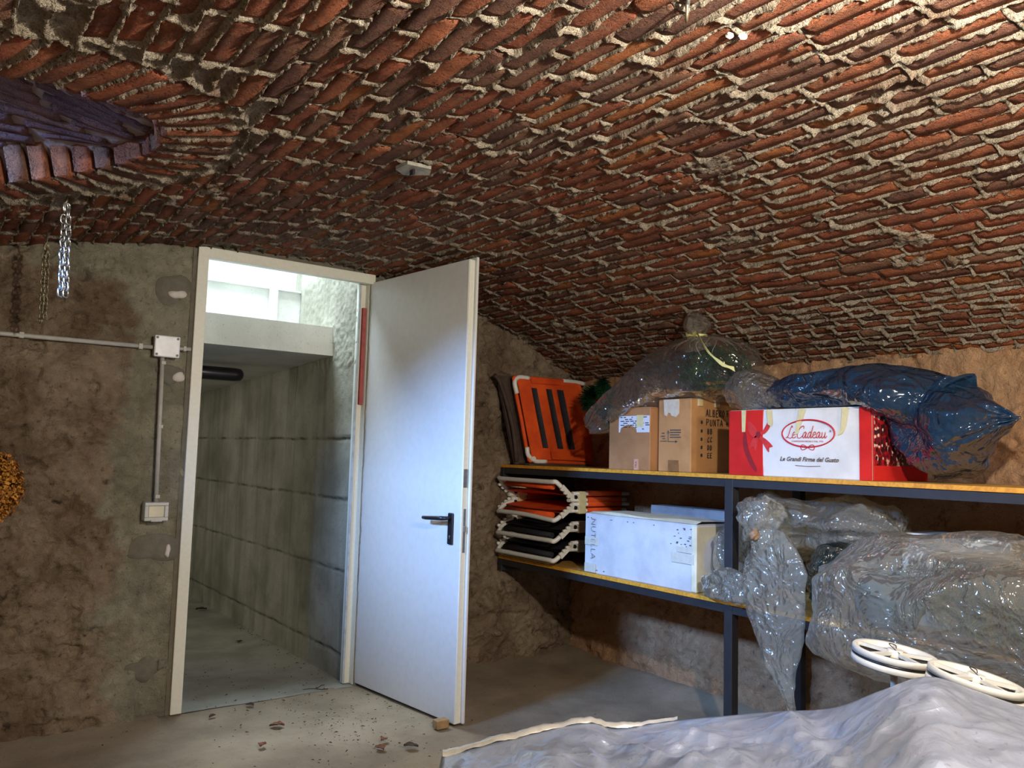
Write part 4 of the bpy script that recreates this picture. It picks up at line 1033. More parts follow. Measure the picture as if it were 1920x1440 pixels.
def crumb(x, y, s_):
    i = len(V); a = nrg.uniform(0, 6.28); e_ = nrg.uniform(.6, 2.6)
    c, sn = math.cos(a), math.sin(a)
    for dx, dy, dz in ((-e_, -.5, 0), (e_, -.5, 0), (e_, .5, .0), (-e_, .5, 0), (0, 0, 1.0)): V.append((x+(dx*c-dy*sn)*s_, y+(dx*sn+dy*c)*s_, .002+dz*s_+.004))
    F.extend([(i, i+1, i+4), (i+1, i+2, i+4), (i+2, i+3, i+4), (i+3, i, i+4)])
for k in range(420):
    t = nrg.random()
    if t < .55: x, y = nrg.normal(1.62, .22), nrg.normal(3.35, .28)
    elif t < .75: x, y = nrg.uniform(1.05, 1.85), nrg.uniform(3.6, 4.6)
    elif t < .9: x, y = 1.85-abs(nrg.normal(0, .03)), nrg.uniform(3.9, 5.6)
    else: x, y = nrg.uniform(.6, 2.7), nrg.uniform(2.4, 3.7)
    if (y > 3.84 and not 1.06 < x < 1.85): continue
    crumb(x, y, nrg.choice([.0022, .003, .0045], p=[.5, .35, .15]))
link('floor_debris', mesh_np('floor_debris', np.array(V), [list(f) for f in F], LEAFD), None, 'scattered dark crumbs and leaf bits on the floor around the door', 'debris', kind='stuff')
m = MB(); m.box((1.895, 3.050, .003), (1.955, 3.092, .040), .004); top_mesh(m, 'door_wedge', plain('pale_wood', srgb(158, 128, 88), .8, 0, .15, 50), 'small wooden block wedged under the open door', 'wedge')
# ================================================================== PLASTIC BAGS, TREES, CART, TARP
def film(name, tint, haze, lo=.10, hi=.45, rough=.12, bumpd=.016, scale=9, gl=.85):
    """thin crumpled film: clear where it faces you, hazier and glossier at grazing angles, with sharp creases"""
    k = N(name)
    nz = k.n('ShaderNodeTexNoise'); nz.inputs['Scale'].default_value = 5; k.l(k.pos(), nz.inputs['Vector'])
    sc_ = k.n('ShaderNodeVectorMath', operation='SCALE'); k.l(nz.outputs['Color'], sc_.inputs[0]); sc_.inputs['Scale'].default_value = .22
    w_ = k.n('ShaderNodeVectorMath', operation='ADD'); k.l(k.pos(), w_.inputs[0]); k.l(sc_.outputs[0], w_.inputs[1])
    b = None
    for s_, d_, st in ((scale, bumpd*1.2, .8), (scale*2.4, bumpd*.8, .8), (scale*5.5, bumpd*.34, .75)):
        v = k.n('ShaderNodeTexVoronoi'); v.inputs['Scale'].default_value = s_; k.l(w_.outputs[0], v.inputs['Vector'])
        b = k.bump(v.outputs['Distance'], st, d_, b)
    lw_ = k.n('ShaderNodeLayerWeight'); lw_.inputs['Blend'].default_value = .30; k.l(b, lw_.inputs['Normal'])
    mr = k.n('ShaderNodeMapRange'); mr.inputs[3].default_value = lo; mr.inputs[4].default_value = hi; k.l(lw_.outputs['Facing'], mr.inputs[0])
    fr = k.n('ShaderNodeMapRange'); fr.inputs[3].default_value = .035; fr.inputs[4].default_value = .55; k.l(lw_.outputs['Fresnel'], fr.inputs[0])
    tr = k.n('ShaderNodeBsdfTransparent'); tr.inputs[0].default_value = tint
    df = k.n('ShaderNodeBsdfDiffuse'); df.inputs[0].default_value = haze; k.l(b, df.inputs['Normal'])
    tl = k.n('ShaderNodeBsdfTranslucent'); tl.inputs[0].default_value = haze
    h1 = k.n('ShaderNodeMixShader'); h1.inputs[0].default_value = .4; k.l(df.outputs[0], h1.inputs[1]); k.l(tl.outputs[0], h1.inputs[2])
    gs_ = k.n('ShaderNodeBsdfGlossy'); gs_.inputs['Color'].default_value = (gl, gl, gl, 1); gs_.inputs['Roughness'].default_value = rough; k.l(b, gs_.inputs['Normal'])
    m1 = k.n('ShaderNodeMixShader'); k.l(mr.outputs[0], m1.inputs[0]); k.l(tr.outputs[0], m1.inputs[1]); k.l(h1.outputs[0], m1.inputs[2])
    m2 = k.n('ShaderNodeMixShader'); k.l(fr.outputs[0], m2.inputs[0]); k.l(m1.outputs[0], m2.inputs[1]); k.l(gs_.outputs[0], m2.inputs[2])
    k.l(m2.outputs[0], k.out.inputs['Surface']); return k.m
CLEAR = film('clear_film', (.95, .95, .93, 1), (.66, .64, .58, 1), .04, .26, .10, .014, 7)
MILKY = film('milky_film', (.90, .90, .85, 1), (.66, .65, .57, 1), .22, .52, .09, .016, 9)
BLUEF = film('blue_film', (.16, .38, .64, 1), (.05, .13, .26, 1), .38, .62, .10, .018, 8, .55)
GREYF = film('grey_film', (.84, .83, .80, 1), (.48, .45, .40, 1), .22, .52, .10, .016, 12)
FOLD = film('film_crease', (.95, .95, .93, 1), (.8, .8, .76, 1), .25, .6, .08, .006, 20)
GREENF = film('dark_green_film', (.10, .16, .14, 1), (.02, .04, .035, 1), .78, .95, .14, .010, 14)

def tube_bag(mb, secs, n=44, m=56, crum=.012, cs=9.0, pleat=(0, 0, 0), seed=0, post=None, pinch=(1, 1), frame_up=(0, 0, 1)):
    """soft bag skin round a spine. secs: (x,y,z,a,b): a = half width sideways, b = half width upwards"""
    S = np.array(secs, float); t0 = np.linspace(0, 1, len(S)); tt = np.linspace(0, 1, m)
    C = np.array(crom(S, 12)); ti = np.linspace(0, len(C)-1, m); I = np.floor(ti).astype(int).clip(0, len(C)-2); fr_ = (ti-I)[:, None]
    C = C[I]*(1-fr_)+C[I+1]*fr_
    P, ab = C[:, :3], np.maximum(C[:, 3:], .004)
    T = np.gradient(P, axis=0); T /= np.linalg.norm(T, axis=1)[:, None]
    up = np.array(frame_up, float); Sd = np.cross(T, up); Sd /= np.linalg.norm(Sd, axis=1)[:, None]; U = np.cross(Sd, T)
    th = np.linspace(0, 2*math.pi, n, endpoint=False)
    co, si = np.cos(th), np.sin(th); q = .86
    co = np.sign(co)*np.abs(co)**q; si = np.sign(si)*np.abs(si)**q
    R = P[:, None, :]+Sd[:, None, :]*(ab[:, 0, None]*co)[..., None]+U[:, None, :]*(ab[:, 1, None]*si)[..., None]
    D = R-P[:, None, :]; L = np.linalg.norm(D, axis=2, keepdims=True)+1e-9; Dn = D/L
    V = R.reshape(-1, 3)
    ax = P[-1]-P[0]; ax = ax/np.linalg.norm(ax); Vn = V-np.outer(V@ax, ax)*.5      # creases run along the bag
    d = crum*(ridged(Vn, cs*.75, 2, seed)-.45)*1.7 + crum*.30*(ridged(Vn, cs*2.0, 2, seed+3)-.4)
    k, amp, pw = pleat
    if k:
        e_ = np.abs(tt*2-1)**pw*np.where(tt < .5, pinch[0], pinch[1])
        ph = 1.2*noise3(np.stack([tt*3, tt*0+seed, tt*0], 1), 1, seed)
        d = d + (amp*e_[:, None]*np.sin(k*th[None]+ph[:, None]*2+1.3*np.sin(3*th[None]+seed))).reshape(-1)
    d = np.clip(d, -.7*L.reshape(-1), None)
    V = V+Dn.reshape(-1, 3)*d[:, None]
    if post is not None: V = post(V)
    F = [(i*n+j, i*n+(j+1) % n, (i+1)*n+(j+1) % n, (i+1)*n+j) for i in range(m-1) for j in range(n)]
    a = len(V); V = np.concatenate([V, V[:n].mean(0)[None], V[-n:].mean(0)[None]])
    F += [(a, (j+1) % n, j) for j in range(n)]+[(a+1, (m-1)*n+j, (m-1)*n+(j+1) % n) for j in range(n)]
    mb.add(V, F, True); return mb
NEED = (lambda k: k.fin(k.mix(k.ramp(k.noise(14, 3), .35, .65), srgb(36, 84, 44), srgb(14, 40, 30)), .8, 0, None, .05))(N('green_needles'))
NEEDD = (lambda k: k.fin(k.mix(k.ramp(k.noise(14, 3), .35, .65), srgb(60, 84, 60), srgb(26, 50, 42)), .85, 0, None, .05))(N('dull_green_needles'))
BARK = plain('wire_stem', srgb(70, 54, 40), .8)
def needles(name, stems, n_per, L, mat, parent, seed, w=.0016):
    rg = np.random.default_rng(seed); V, F = [], []
    for st in stems:
        pts = np.array(crom(st, 8)); seg = np.gradient(pts, axis=0)
        for k in range(n_per):
            i = rg.integers(0, len(pts)-1); f = rg.random(); p = pts[i]*(1-f)+pts[i+1]*f; t = seg[i]/(np.linalg.norm(seg[i])+1e-9)
            v = rg.normal(size=3); v -= t*(v@t); v /= np.linalg.norm(v)+1e-9; dr = v*.85+t*.55; dr /= np.linalg.norm(dr); s_ = np.cross(dr, rg.normal(size=3)); s_ /= np.linalg.norm(s_)+1e-9
            ll = L*rg.uniform(.6, 1.1); a = len(V)
            V += [p-s_*w, p+s_*w, p+dr*ll+s_*w*.5, p+dr*ll-s_*w*.5]; F.append((a, a+1, a+2, a+3))
    return link(name, mesh_np(name, np.array(V), np.array(F), mat), parent, kind='stuff')
def tree_in_bag(name, label, box_c, box_r, nst, n_per, L, mat, seed, parent=None, axis=(0, -1, 0)):
    rg = np.random.default_rng(seed); e = empty(name, (box_c[0], box_c[1], box_c[2]-box_r[2]), label, 'artificial tree'); stems = []
    for k in range(nst):
        a = rg.normal(size=3); a /= np.linalg.norm(a); b = a+np.array(axis)*1.2; b /= np.linalg.norm(b)
        p0 = np.array(box_c)+a*np.array(box_r)*rg.uniform(.2, .75); p2 = np.array(box_c)+b*np.array(box_r)*rg.uniform(.5, .85); p1 = (p0+p2)/2+rg.normal(size=3)*.02
        stems.append([tuple(p0), tuple(p1), tuple(p2)])
    needles('needles', stems, n_per, L, mat, e, seed)
    m = MB()
    for st in stems: m.sweep(st, .0022, 4)
    m.build('wire_stems', BARK, e, kind='stuff'); return e

# --- upper board: clear bag with green branches, tied at the top
tree_in_bag('artificial_branches', 'green artificial tree branches packed in the tied clear bag on the boxes', (2.965, 2.50, 1.590), (.185, .235, .135), 120, 400, .042, NEED, 5)
bag = empty('clear_plastic_bag', (2.95, 2.6, 1.46), 'clear plastic bag of green branches tied with a yellow ribbon on the cardboard boxes', 'bag', 'clear plastic bags on the shelves')
def keep_up(V):
    V = V.copy(); z = V[:, 2]; lim = np.where((V[:, 1] < 2.70) & (V[:, 1] > 2.49), 1.466, np.where((V[:, 1] >= 2.70) & (V[:, 1] < 2.99), 1.43, 1.30))
    V[:, 2] = np.where(V[:, 0] > 2.79, np.maximum(z, lim+.002*np.sin(V[:, 0]*60)), z)
    return np.stack([np.minimum(V[:, 0], 3.235), V[:, 1], np.minimum(V[:, 2], zv(V[:, 0])-.035)], 1)
m = tube_bag(MB(), [(2.82, 3.16, 1.325, .015, .05), (2.84, 3.08, 1.375, .055, .075), (2.87, 2.93, 1.455, .12, .095), (2.92, 2.75, 1.555, .19, .125), (2.96, 2.57, 1.605, .215, .150), (2.975, 2.42, 1.605, .20, .145), (2.98, 2.31, 1.575, .13, .10), (2.98, 2.255, 1.55, .03, .03)],
             56, 70, .011, 7.5, (13, .016, 1.4), 3, keep_up, (1, .8))
m.build('film', CLEAR, bag)
m = tube_bag(MB(), [(2.90, 2.50, 1.715, .085, .085), (2.885, 2.495, 1.742, .035, .035), (2.88, 2.49, 1.757, .030, .030), (2.875, 2.488, 1.785, .062, .056), (2.875, 2.485, 1.825, .058, .052), (2.88, 2.48, 1.852, .02, .02)], 40, 36, .008, 14, (11, .010, .8), 8, lambda V: np.stack([V[:, 0], V[:, 1], np.minimum(V[:, 2], zv(V[:, 0])-.012)], 1), frame_up=(0, 1, 0))
m.build('gathered_neck', GREYF, bag)
for k_, (fi, e0) in enumerate(((-2.9, .2), (-2.65, -.1), (-2.45, .25), (-2.25, .0), (-2.0, .3), (-1.8, .1), (-1.6, .35), (3.0, .15), (2.75, .3), (-1.35, .2))):
    pts = []
    for ps in np.linspace(1.30, e0+.35, 9): pts.append((2.955+.212*math.cos(ps)*math.cos(fi+.10*math.sin(ps*5+k_)), 2.50+.222*math.cos(ps)*math.sin(fi+.10*math.sin(ps*5+k_)), 1.600+.152*math.sin(ps)))
    MB().sweep(pts, [.0028, .003, .003, .0028, .0026, .0024, .002, .0016, .0008], 6).build('film_fold', FOLD, bag)
RIB = plain('yellow_ribbon', srgb(214, 212, 140), .5, 0, .06, 40)
pts = [np.array(p) for p in crom([(2.845, 2.530, 1.757), (2.838, 2.49, 1.760), (2.826, 2.45, 1.752), (2.795, 2.40, 1.718), (2.775, 2.34, 1.655), (2.79, 2.28, 1.60), (2.82, 2.235, 1.575)], 6)]
V, F = [], []
for i, p in enumerate(pts):
    w_ = .009+.003*math.sin(i*.9); V += [p+np.array([0, .3, 1])*w_, p-np.array([0, .3, 1])*w_, p-np.array([0, .3, 1])*w_+np.array([.002, 0, 0]), p+np.array([0, .3, 1])*w_+np.array([.002, 0, 0])]
for i in range(len(pts)-1):
    for a in range(4): F.append((i*4+a, i*4+(a+1) % 4, (i+1)*4+(a+1) % 4, (i+1)*4+a))
MB().add(V, F).sweep(crom([(2.85, 2.525, 1.755), (2.845, 2.49, 1.751), (2.86, 2.455, 1.750), (2.90, 2.455, 1.750), (2.92, 2.49, 1.751), (2.90, 2.525, 1.754)], 4, True), .006, 6, closed=True).build('ribbon', RIB, bag, label='pale yellow ribbon tied round the neck')
# the green tinsel sprig that pokes out beside it
e = empty('green_garland', (3.02, 3.15, ZU), 'dark green tinsel garland between the orange lounger and the clear bag', 'garland')
gs = [[(3.10, 3.36, 1.62), (3.04, 3.30, 1.56), (2.98, 3.20, 1.50)], [(3.08, 3.30, 1.50), (3.02, 3.26, 1.44), (2.96, 3.16, 1.36)], [(3.10, 3.24, 1.40), (3.06, 3.20, 1.30), (3.04, 3.16, 1.18), (3.02, 3.10, ZU+.02)], [(3.09, 3.38, 1.56), (3.02, 3.40, 1.52), (2.98, 3.34, 1.46)]]
needles('needles', gs, 900, .060, NEED, e, 15); m = MB()
for st in gs: m.sweep(crom(st, 4), .003, 5)
m.sweep([(3.10, 3.36, 1.62), (3.10, 3.24, 1.40)], .003, 5).sweep([(3.08, 3.30, 1.50), (3.10, 3.38, 1.56)], .003, 5).build('wire_stem', BARK, e)
# small grey bag on the gift box
bag = empty('clear_plastic_bag', (2.95, 2.2, 1.40), 'small greyish transparent bag, knotted, on the red end of the gift box', 'bag', 'clear plastic bags on the shelves')
tube_bag(MB(), [(2.97, 2.37, 1.475, .02, .02), (2.96, 2.325, 1.48, .08, .065), (2.95, 2.24, 1.488, .12, .088), (2.94, 2.17, 1.478, .10, .08), (2.90, 2.12, 1.452, .05, .048), (2.87, 2.09, 1.432, .022, .022), (2.85, 2.06, 1.440, .05, .032), (2.84, 2.03, 1.445, .03, .03)], 44, 48, .012, 11, (10, .012, 1.2), 21, lambda V: np.stack([V[:, 0], V[:, 1], np.maximum(V[:, 2], np.where(V[:, 1] > 2.25, 1.35, 1.399))], 1), (.6, 1)).build('film', GREYF, bag)
# blue bag over the gift box
def keep_blue(V):
    V = V.copy(); on = (V[:, 1] > 1.600); lim = np.where(on & (V[:, 0] > 2.785), 1.402, ZU+.004)
    V[:, 2] = np.maximum(V[:, 2], lim); V[:, 0] = np.minimum(V[:, 0], 3.245); return V
bag = empty('blue_plastic_bag', (2.95, 1.6, 1.13), 'crumpled blue translucent bag slumped over the white gift box', 'bag')
m = tube_bag(MB(), [(2.95, 2.09, 1.450, .04, .03), (2.94, 2.05, 1.462, .10, .058), (2.94, 1.95, 1.468, .15, .070), (2.94, 1.80, 1.470, .175, .078), (2.94, 1.64, 1.452, .185, .092), (2.96, 1.555, 1.428, .160, .108), (2.985, 1.475, 1.362, .128, .158), (2.97, 1.405, 1.330, .140, .182), (2.945, 1.345, 1.338, .140, .128), (2.93, 1.285, 1.347, .105, .085), (2.935, 1.22, 1.352, .055, .045), (2.94, 1.165, 1.352, .012, .012)],
             66, 100, .024, 7, (9, .016, 1.3), 33, keep_blue, (.5, 1))
m.build('film', BLUEF, bag)
DARKC = plain('dark_cloth', srgb(30, 32, 40), .8, 0, .3, 14, .004)
e = empty('dark_bundle', (2.95, 1.65, 1.41), 'dark cloth bundle showing inside the blue bag', 'bundle')
tube_bag(MB(), [(2.96, 1.93, 1.470, .05, .02), (2.96, 1.80, 1.478, .12, .050), (2.96, 1.64, 1.462, .13, .055), (2.985, 1.55, 1.430, .095, .052), (2.995, 1.475, 1.375, .070, .085), (2.98, 1.41, 1.350, .085, .100), (2.96, 1.355, 1.345, .06, .06), (2.95, 1.32, 1.345, .02, .02)], 28, 30, .010, 9, (0, 0, 0), 41, lambda V: np.stack([V[:, 0], V[:, 1], np.maximum(V[:, 2], np.where(V[:, 1] > 1.60, 1.408, 1.30))], 1)).build('cloth', DARKC, e)

# --- lower board: crumpled wrap at the post, hanging clear bag, dark green roll, big clear bag
e = empty('bubble_wrap', (2.80, 2.25, ZL), 'crumpled clear bubble wrap stuffed round the shelf post beside the white carton', 'wrap')
m = tube_bag(MB(), [(2.93, 2.28, ZL+.02, .09, .05), (2.92, 2.29, .70, .11, .062), (2.90, 2.295, .80, .10, .055), (2.90, 2.29, .88, .08, .045), (2.90, 2.285, .93, .02, .012)], 40, 40, .016, 16, (9, .012, 1), 51, lambda V: np.stack([V[:, 0], np.minimum(V[:, 1], 2.384), np.maximum(V[:, 2], ZL+.003)], 1), frame_up=(0, 1, 0))
tube_bag(m, [(2.88, 2.32, .66, .05, .05), (2.79, 2.285, .655, .055, .05), (2.735, 2.245, .672, .055, .058), (2.715, 2.185, .675, .028, .066), (2.712, 2.12, .672, .024, .062), (2.73, 2.06, .668, .012, .03)], 40, 44, .014, 17, (7, .008, 1), 53, lambda V: np.stack([np.where((V[:, 1] > 2.18) & (V[:, 1] < 2.232) & (V[:, 0] < 2.80), np.minimum(V[:, 0], 2.746), V[:, 0]), V[:, 1], np.where(V[:, 0] > 2.752, np.maximum(V[:, 2], ZL+.003), V[:, 2])], 1))
m.build('film', MILKY, e)
bag = empty('clear_plastic_bag', (2.85, 1.9, ZL), 'knotted clear bag hanging over the lower board edge with a long pointed tail', 'bag', 'clear plastic bags on the shelves')
m = tube_bag(MB(), [(2.93, 2.14, .90, .04, .05), (2.92, 2.08, .91, .12, .12), (2.92, 1.96, .925, .15, .095), (2.93, 1.84, .935, .15, .085), (2.94, 1.72, .940, .15, .09), (2.95, 1.63, .93, .10, .07), (2.95, 1.585, .92, .02, .02)], 52, 64, .040, 7, (9, .022, .5), 57, lambda V: np.stack([V[:, 0], V[:, 1], np.clip(V[:, 2], ZL+.004, ZU-.055)], 1))
tube_bag(m, [(2.80, 2.02, .985, .05, .06), (2.755, 2.015, .955, .045, .055), (2.715, 2.005, .905, .028, .035), (2.700, 1.965, .850, .030, .105), (2.695, 1.945, .760, .022, .138), (2.694, 1.942, .650, .018, .142), (2.694, 1.928, .540, .014, .112), (2.698, 1.912, .430, .011, .078), (2.70, 1.895, .345, .008, .042), (2.705, 1.880, .285, .005, .016), (2.706, 1.872, .264, .003, .005)], 48, 78, .011, 11, (9, .010, 2.0), 59, lambda V: np.stack([np.where(V[:, 2] < .66, np.minimum(V[:, 0], 2.742), V[:, 0]), V[:, 1], V[:, 2]], 1), (.6, .3), frame_up=(0, 1, 0))
tube_bag(m, [(2.77, 2.10, .91, .02, .02), (2.735, 2.07, .925, .055, .075), (2.72, 2.03, .945, .06, .085), (2.73, 1.985, .975, .05, .06), (2.76, 1.94, 1.0, .02, .02)], 44, 40, .028, 12, (9, .014, .4), 61)
m.build('film', MILKY, bag)
mk = MB(); bm = bmesh.new(); bmesh.ops.create_icosphere(bm, subdivisions=3, radius=.020)
for v in bm.verts: v.co *= 1+.25*math.sin(v.co.z*300+math.atan2(v.co.x, v.co.y)*5)
mk.bm(bm, Matrix.Translation((2.672, 2.018, .895)), True).build('knot', plain('brownish_knot', srgb(150, 118, 84), .5, 0, .2, 60), bag, label='brownish twisted knot')
e = empty('dark_green_roll', (2.9, 1.77, ZL), 'dark green shiny wrapped roll between the hanging clear bag and the big clear bag', 'roll')
tube_bag(MB(), [(2.765, 1.775, .74, .03, .04), (2.78, 1.775, .745, .085, .115), (2.86, 1.775, .75, .095, .132), (3.0, 1.775, .75, .095, .132), (3.02, 1.775, .75, .03, .04)], 44, 40, .008, 14, (14, .007, .6), 63, lambda V: np.stack([V[:, 0], V[:, 1], np.maximum(V[:, 2], ZL+.003)], 1)).build('film', GREENF, e)
def sag(V):
    V = V.copy(); f = sstep(2.76-V[:, 0], 0, .22)
    V[:, 2] -= .115*f*np.where(V[:, 2] < .80, 1, .25); V[:, 2] = np.where(V[:, 0] > 2.742, np.maximum(V[:, 2], ZL+.004), V[:, 2]); V[:, 0] = np.where((V[:, 0] > 2.742) | (V[:, 2] > ZL+.004), V[:, 0], np.minimum(V[:, 0], 2.742)); return V
bag = empty('clear_plastic_bag', (2.72, 1.2, ZL), 'big clear bag stuffed with a dull green artificial tree bulging over the lower board', 'bag', 'clear plastic bags on the shelves')
m = tube_bag(MB(), [(2.70, 1.70, .745, .04, .05), (2.69, 1.665, .748, .15, .125), (2.68, 1.58, .755, .225, .16), (2.675, 1.45, .765, .26, .178), (2.675, 1.28, .778, .275, .192), (2.675, 1.10, .782, .28, .188), (2.68, .92, .775, .27, .18), (2.69, .74, .765, .23, .16), (2.70, .62, .75, .12, .1), (2.71, .56, .74, .03, .03)], 72, 110, .030, 5.5, (9, .012, 1.0), 67, sag, (1, 1))
m.build('film', MILKY, bag)
tree_in_bag('artificial_tree', 'dull green folded artificial tree inside the big clear bag', (2.69, 1.18, .775), (.22, .46, .150), 150, 190, .045, NEEDD, 25)
e = empty('teal_cloth', (2.62, 1.42, .63), 'dark teal cloth lump inside the big clear bag', 'cloth')
tube_bag(MB(), [(2.60, 1.52, .74, .02, .03), (2.59, 1.48, .745, .08, .08), (2.585, 1.42, .745, .10, .10), (2.59, 1.36, .745, .08, .08), (2.60, 1.32, .745, .02, .02)], 28, 24, .012, 12, (0, 0, 0), 71).build('cloth', plain('teal_cloth', srgb(44, 80, 92), .7, 0, .2, 20), e)

# --- upturned cart: two white spoked wheels on posts
WWH = plain('white_wheel_plastic', srgb(206, 206, 196), .35, 0, .03, 60)
GREYD = plain('wheel_shade', srgb(34, 34, 36), .7, 0, .2, 40)  # dark tone for the shade painted inside the wheels
cart = empty('upturned_cart', (1.98, 1.0, 0), 'upturned cart whose two white spoked wheels stick up behind the silver tarp', 'cart')
def wheel(c, rad, h_, tilt, yawt, post_xy):
    C_ = Vector(c); ax = Vector((math.sin(tilt)*math.cos(yawt), math.sin(tilt)*math.sin(yawt), math.cos(tilt)))
    q_ = Vector((0, 0, 1)).rotation_difference(ax); X_ = q_ @ Vector((1, 0, 0)); Y_ = q_ @ Vector((0, 1, 0))
    def pt(a, r, z): return C_+(X_*math.cos(a)+Y_*math.sin(a))*r+ax*z
    n = 64; prof = [(rad-.012, -h_/2+.004), (rad-.003, -h_/2), (rad, -h_/2+.003), (rad, -.0045), (rad-.005, -.0035), (rad-.005, .0025), (rad, .0035), (rad, h_/2-.003), (rad-.003, h_/2), (rad-.013, h_/2-.003), (rad-.015, 0)]
    V = [pt(2*math.pi*i/n, r, z) for i in range(n) for r, z in prof]; k = len(prof)
    F = [(i*k+j, ((i+1) % n)*k+j, ((i+1) % n)*k+(j+1) % k, i*k+(j+1) % k) for i in range(n) for j in range(k)]
    rim = MB().add(V, F, True).build('wheel', WWH, cart)
    MB().sweep([pt(2*math.pi*i/n, rad-.0042, -.0005) for i in range(n)], .0032, 6, closed=True).build('black_groove', BLACKP, rim)
    for s_ in range(5):
        a = s_*2*math.pi/5+.5
        for off in (-.16, .16):
            pass
        A_, B_ = pt(a-.30, .016, .010), pt(a-.055, rad-.012, .010); A2, B2 = pt(a+.30, .016, .010), pt(a+.055, rad-.012, .010)
        MB().poly([A_, A2, B2, B_], .008, ax).build('spoke', WWH, rim)
    MB().cyl(pt(0, 0, .000), pt(0, 0, .005), rad-.0135, n=32).build('shade_disc', GREYD, rim, label='dark grey disc standing for shade inside the wheel')  # disc added so the gaps between spokes look shaded
    MB().cyl(pt(0, 0, -.014), pt(0, 0, .024), .022, .018, 20).build('hub', WWH, rim)
    MB().sweep(crom([pt(0, .004, .016), pt(.5, .014, .030), pt(2, .016, .034), pt(3.5, .014, .026), pt(4.2, .02, .018)], 4), .0012, 5).build('cable_tie', BLACKP, rim)
    MB().cyl((post_xy[0], post_xy[1], .06), C_-ax*.012, .0085, n=12).build('post', WT, cart)
wheel((2.026, 1.107, .700), .100, .040, .127, -1.09, (2.02, 1.10))
wheel((1.948, .880, .702), .098, .040, .20, -.918, (1.965, .90))
m = MB()
m.sweep([(2.02, 1.10, .065), (1.965, .90, .065)], .010, 8).sweep([(2.02, 1.10, .065), (2.20, 1.02, .065), (2.15, .82, .065), (1.965, .90, .065)], .010, 8)
for x, y in ((2.02, 1.10), (2.20, 1.02), (2.15, .82), (1.965, .90)): m.cyl((x, y, .002), (x, y, .07), .011, n=10)
m.build('base_frame', WT, cart)

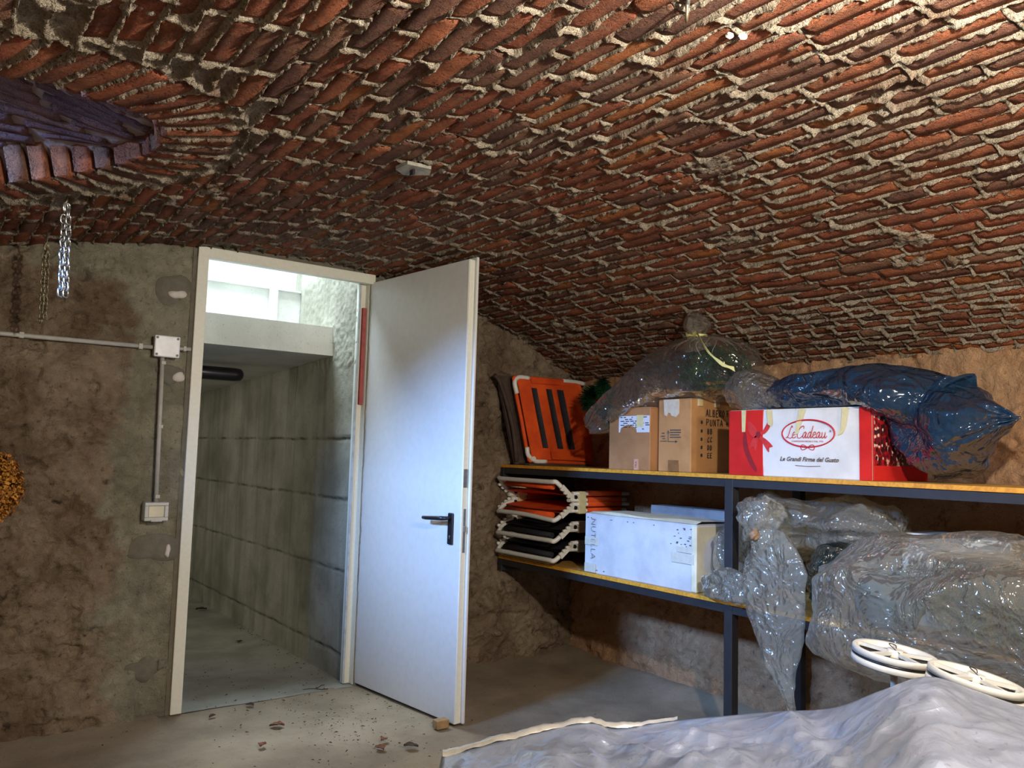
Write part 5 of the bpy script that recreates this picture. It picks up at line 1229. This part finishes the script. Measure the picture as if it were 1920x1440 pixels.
# --- silver tarp
def tarp():
    k = N('silver_tarp')
    c = k.mix(k.ramp(k.noise(3.5, 5), .35, .7), srgb(176, 188, 210), srgb(150, 160, 178)); c = k.mix(k.math('MULTIPLY', k.ramp(k.noise(90, 3), .62, .72), .4), c, srgb(92, 82, 70))
    wv = k.n('ShaderNodeTexWave'); wv.inputs['Scale'].default_value = 140; k.l(k.pos(), wv.inputs['Vector'])
    vo = k.n('ShaderNodeTexVoronoi'); vo.inputs['Scale'].default_value = 7; nz_ = k.n('ShaderNodeTexNoise'); nz_.inputs['Scale'].default_value = 4; k.l(k.pos(), nz_.inputs['Vector'])
    mx_ = k.n('ShaderNodeMix', data_type='VECTOR'); mx_.inputs[0].default_value = .25; k.l(k.pos(), mx_.inputs[4]); k.l(nz_.outputs['Color'], mx_.inputs[5]); k.l(mx_.outputs[1], vo.inputs['Vector'])
    vo2 = k.n('ShaderNodeTexVoronoi'); vo2.inputs['Scale'].default_value = 22; k.l(mx_.outputs[1], vo2.inputs['Vector'])
    b = k.bump(k.noise(16, 4, .55, 1.5), .4, .010); b = k.bump(vo.outputs['Distance'], .6, .030, b); b = k.bump(vo2.outputs['Distance'], .5, .010, b); b = k.bump(wv.outputs['Fac'], .08, .001, b)
    k.fin(c, .34, .40, b, .8); k.b.inputs['Coat Weight'].default_value = .5; k.b.inputs['Coat Roughness'].default_value = .14
    E_ = np.array([(1.15, 1.821, .42), (1.29, 1.716, .47), (1.47, 1.633, .50), (1.557, 1.603, .478), (1.67, 1.448, .52), (1.804, 1.319, .55), (1.825, 1.152, .60), (1.788, 1.01, .68), (1.77, .894, .74), (1.826, .822, .72), (1.868, .749, .70), (1.93, .60, .68), (2.0, .42, .66)])
    E = np.array(crom(E_, 20)); n = len(E)
    dirn = -E[:, :2]/np.linalg.norm(E[:, :2], axis=1)[:, None]
    away = -dirn
    cs = np.concatenate([np.linspace(0, .06, 8), np.linspace(.066, .95, 120)])
    rows_ = []
    s_al = np.linspace(0, 1, n)
    def sheet(c):
        xy = E[:, :2]+dirn*c*1.15
        base = E[:, 2]*.93+.02
        z = E[:, 2]+(base-E[:, 2])*sstep(np.full(n, c), .05, .75)
        P = np.stack([xy[:, 0], xy[:, 1], z], 1)
        # folds that run from the load's high corner, and the double layer at the far hem
        d1 = (s_al-.43)-.16*c; z2 = .026*np.exp(-(d1/.020)**2) - .018*sstep(d1, .0, .05)*(1-sstep(d1, .05, .30))
        d2 = (s_al-.20)-.45*c; z2 += .016*np.exp(-(d2/.03)**2)
        d3 = (s_al-.10)+.2*c-.05; z2 += .012*np.exp(-(d3/.02)**2)
        d4 = (s_al-.72)+.5*c; z2 += .014*np.exp(-(d4/.05)**2)
        z2 *= sstep(np.full(n, c), .0, .08)
        hem = -.014*sstep(np.full(n, c), .02, .09)*(1-sstep(s_al, .26, .34))
        z2 *= .55
        wr = (.016*(ridged(P*np.array([1.0, 1.0, .3]), 4.2, 2, 91)-.4)+.012*(ridged(P*np.array([1.8, .7, .3])+np.array([.3, 0, 0]), 7, 2, 97)-.4)*sstep(.75-s_al, 0, .25))*sstep(np.full(n, c), .02, .2)+.010*fbm(P, 9, 3, 92)*sstep(np.full(n, c), .0, .1)
        cr = sum(k_*np.clip(1-np.abs(noise3(P*np.array(sc3), 1.0, sd))*4.2, 0, 1)**1.5 for k_, sc3, sd in ((.010, (2.5, 5, 1), 101), (.008, (5, 2.2, 1), 103), (.004, (9, 8, 1), 105)))*sstep(np.full(n, c), .02, .10)
        P[:, 2] += z2+hem+wr+cr; return P
    top = [sheet(c) for c in cs]
    back = []
    for t in (1.0, .8, .55, .3, .12, .03):
        P = E.copy(); P[:, :2] += away*(.045*t**.5+.010)[None] if False else away*(.045*t**.5); P[:, 2] = E[:, 2]*(1-t)+.004*t
        P[:, :2] += away*(.010*np.sin(s_al*60)*t)[:, None]; back.append(P)
    near = []
    last = top[-1]
    for t in (.1, .3, .6, 1.0):
        P = last.copy(); P[:, :2] += dirn*(.05*t**.5); P[:, 2] = last[:, 2]*(1-t)+.004*t; near.append(P)
    R = np.stack(back+top+near)                                     # rows x n x 3
    # left and right sides fall to the floor
    def side(col, sgn):
        out = []
        tg = np.array([-dirn[0 if sgn < 0 else -1][1], dirn[0 if sgn < 0 else -1][0]]); tg = tg/np.linalg.norm(tg)
        if np.dot(tg, (E[0]-E[-1])[:2])*sgn > 0: tg = -tg
        for t in (.08, .3, .65, 1.0):
            P = col.copy(); P[:, :2] += tg*.03*t**.5; P[:, 2] = col[:, 2]*(1-t)+.004*t; out.append(P)
        return out
    L_ = side(R[:, 0], -1)[::-1]; Rr = side(R[:, -1], 1)
    G = np.concatenate([np.stack(L_, 1), R, np.stack(Rr, 1)], 1); a, b_, _ = G.shape
    q = grid_faces(a, b_)
    e = empty('silver_tarp', (1.2, 1.0, 0), 'silver grey tarpaulin with wrinkled folds draped over a bulky load in front of the camera', 'tarpaulin')
    link('sheet', mesh_np('sheet', G.reshape(-1, 3), q, k.m, smooth=True), e)
    hc = [np.array(P) for P in ([sheet(c)[:77] for c in (.0, .006, .014, .022, .028)])]
    wid = 1-sstep(np.linspace(0, 1, 77), .72, 1.0)
    hc0 = hc[0].copy()
    for i_, P in enumerate(hc): P[:] = hc0+(P-hc0)*wid[:, None]; P[:, 2] += (.003, .010, .011, .010, .003)[i_] + .004*noise3(P, 22, 95)+.003*noise3(P, 60, 96); P[:, :2] -= dirn[:77]*(.004 if i_ == 0 else 0)
    HG = np.stack(hc)
    link('hem', mesh_np('hem', HG.reshape(-1, 3), grid_faces(5, 77), plain('silver_hem', srgb(214, 212, 200), .3, .4, .06, 60), smooth=True), e, label='bright folded hem along the far edge')
tarp()
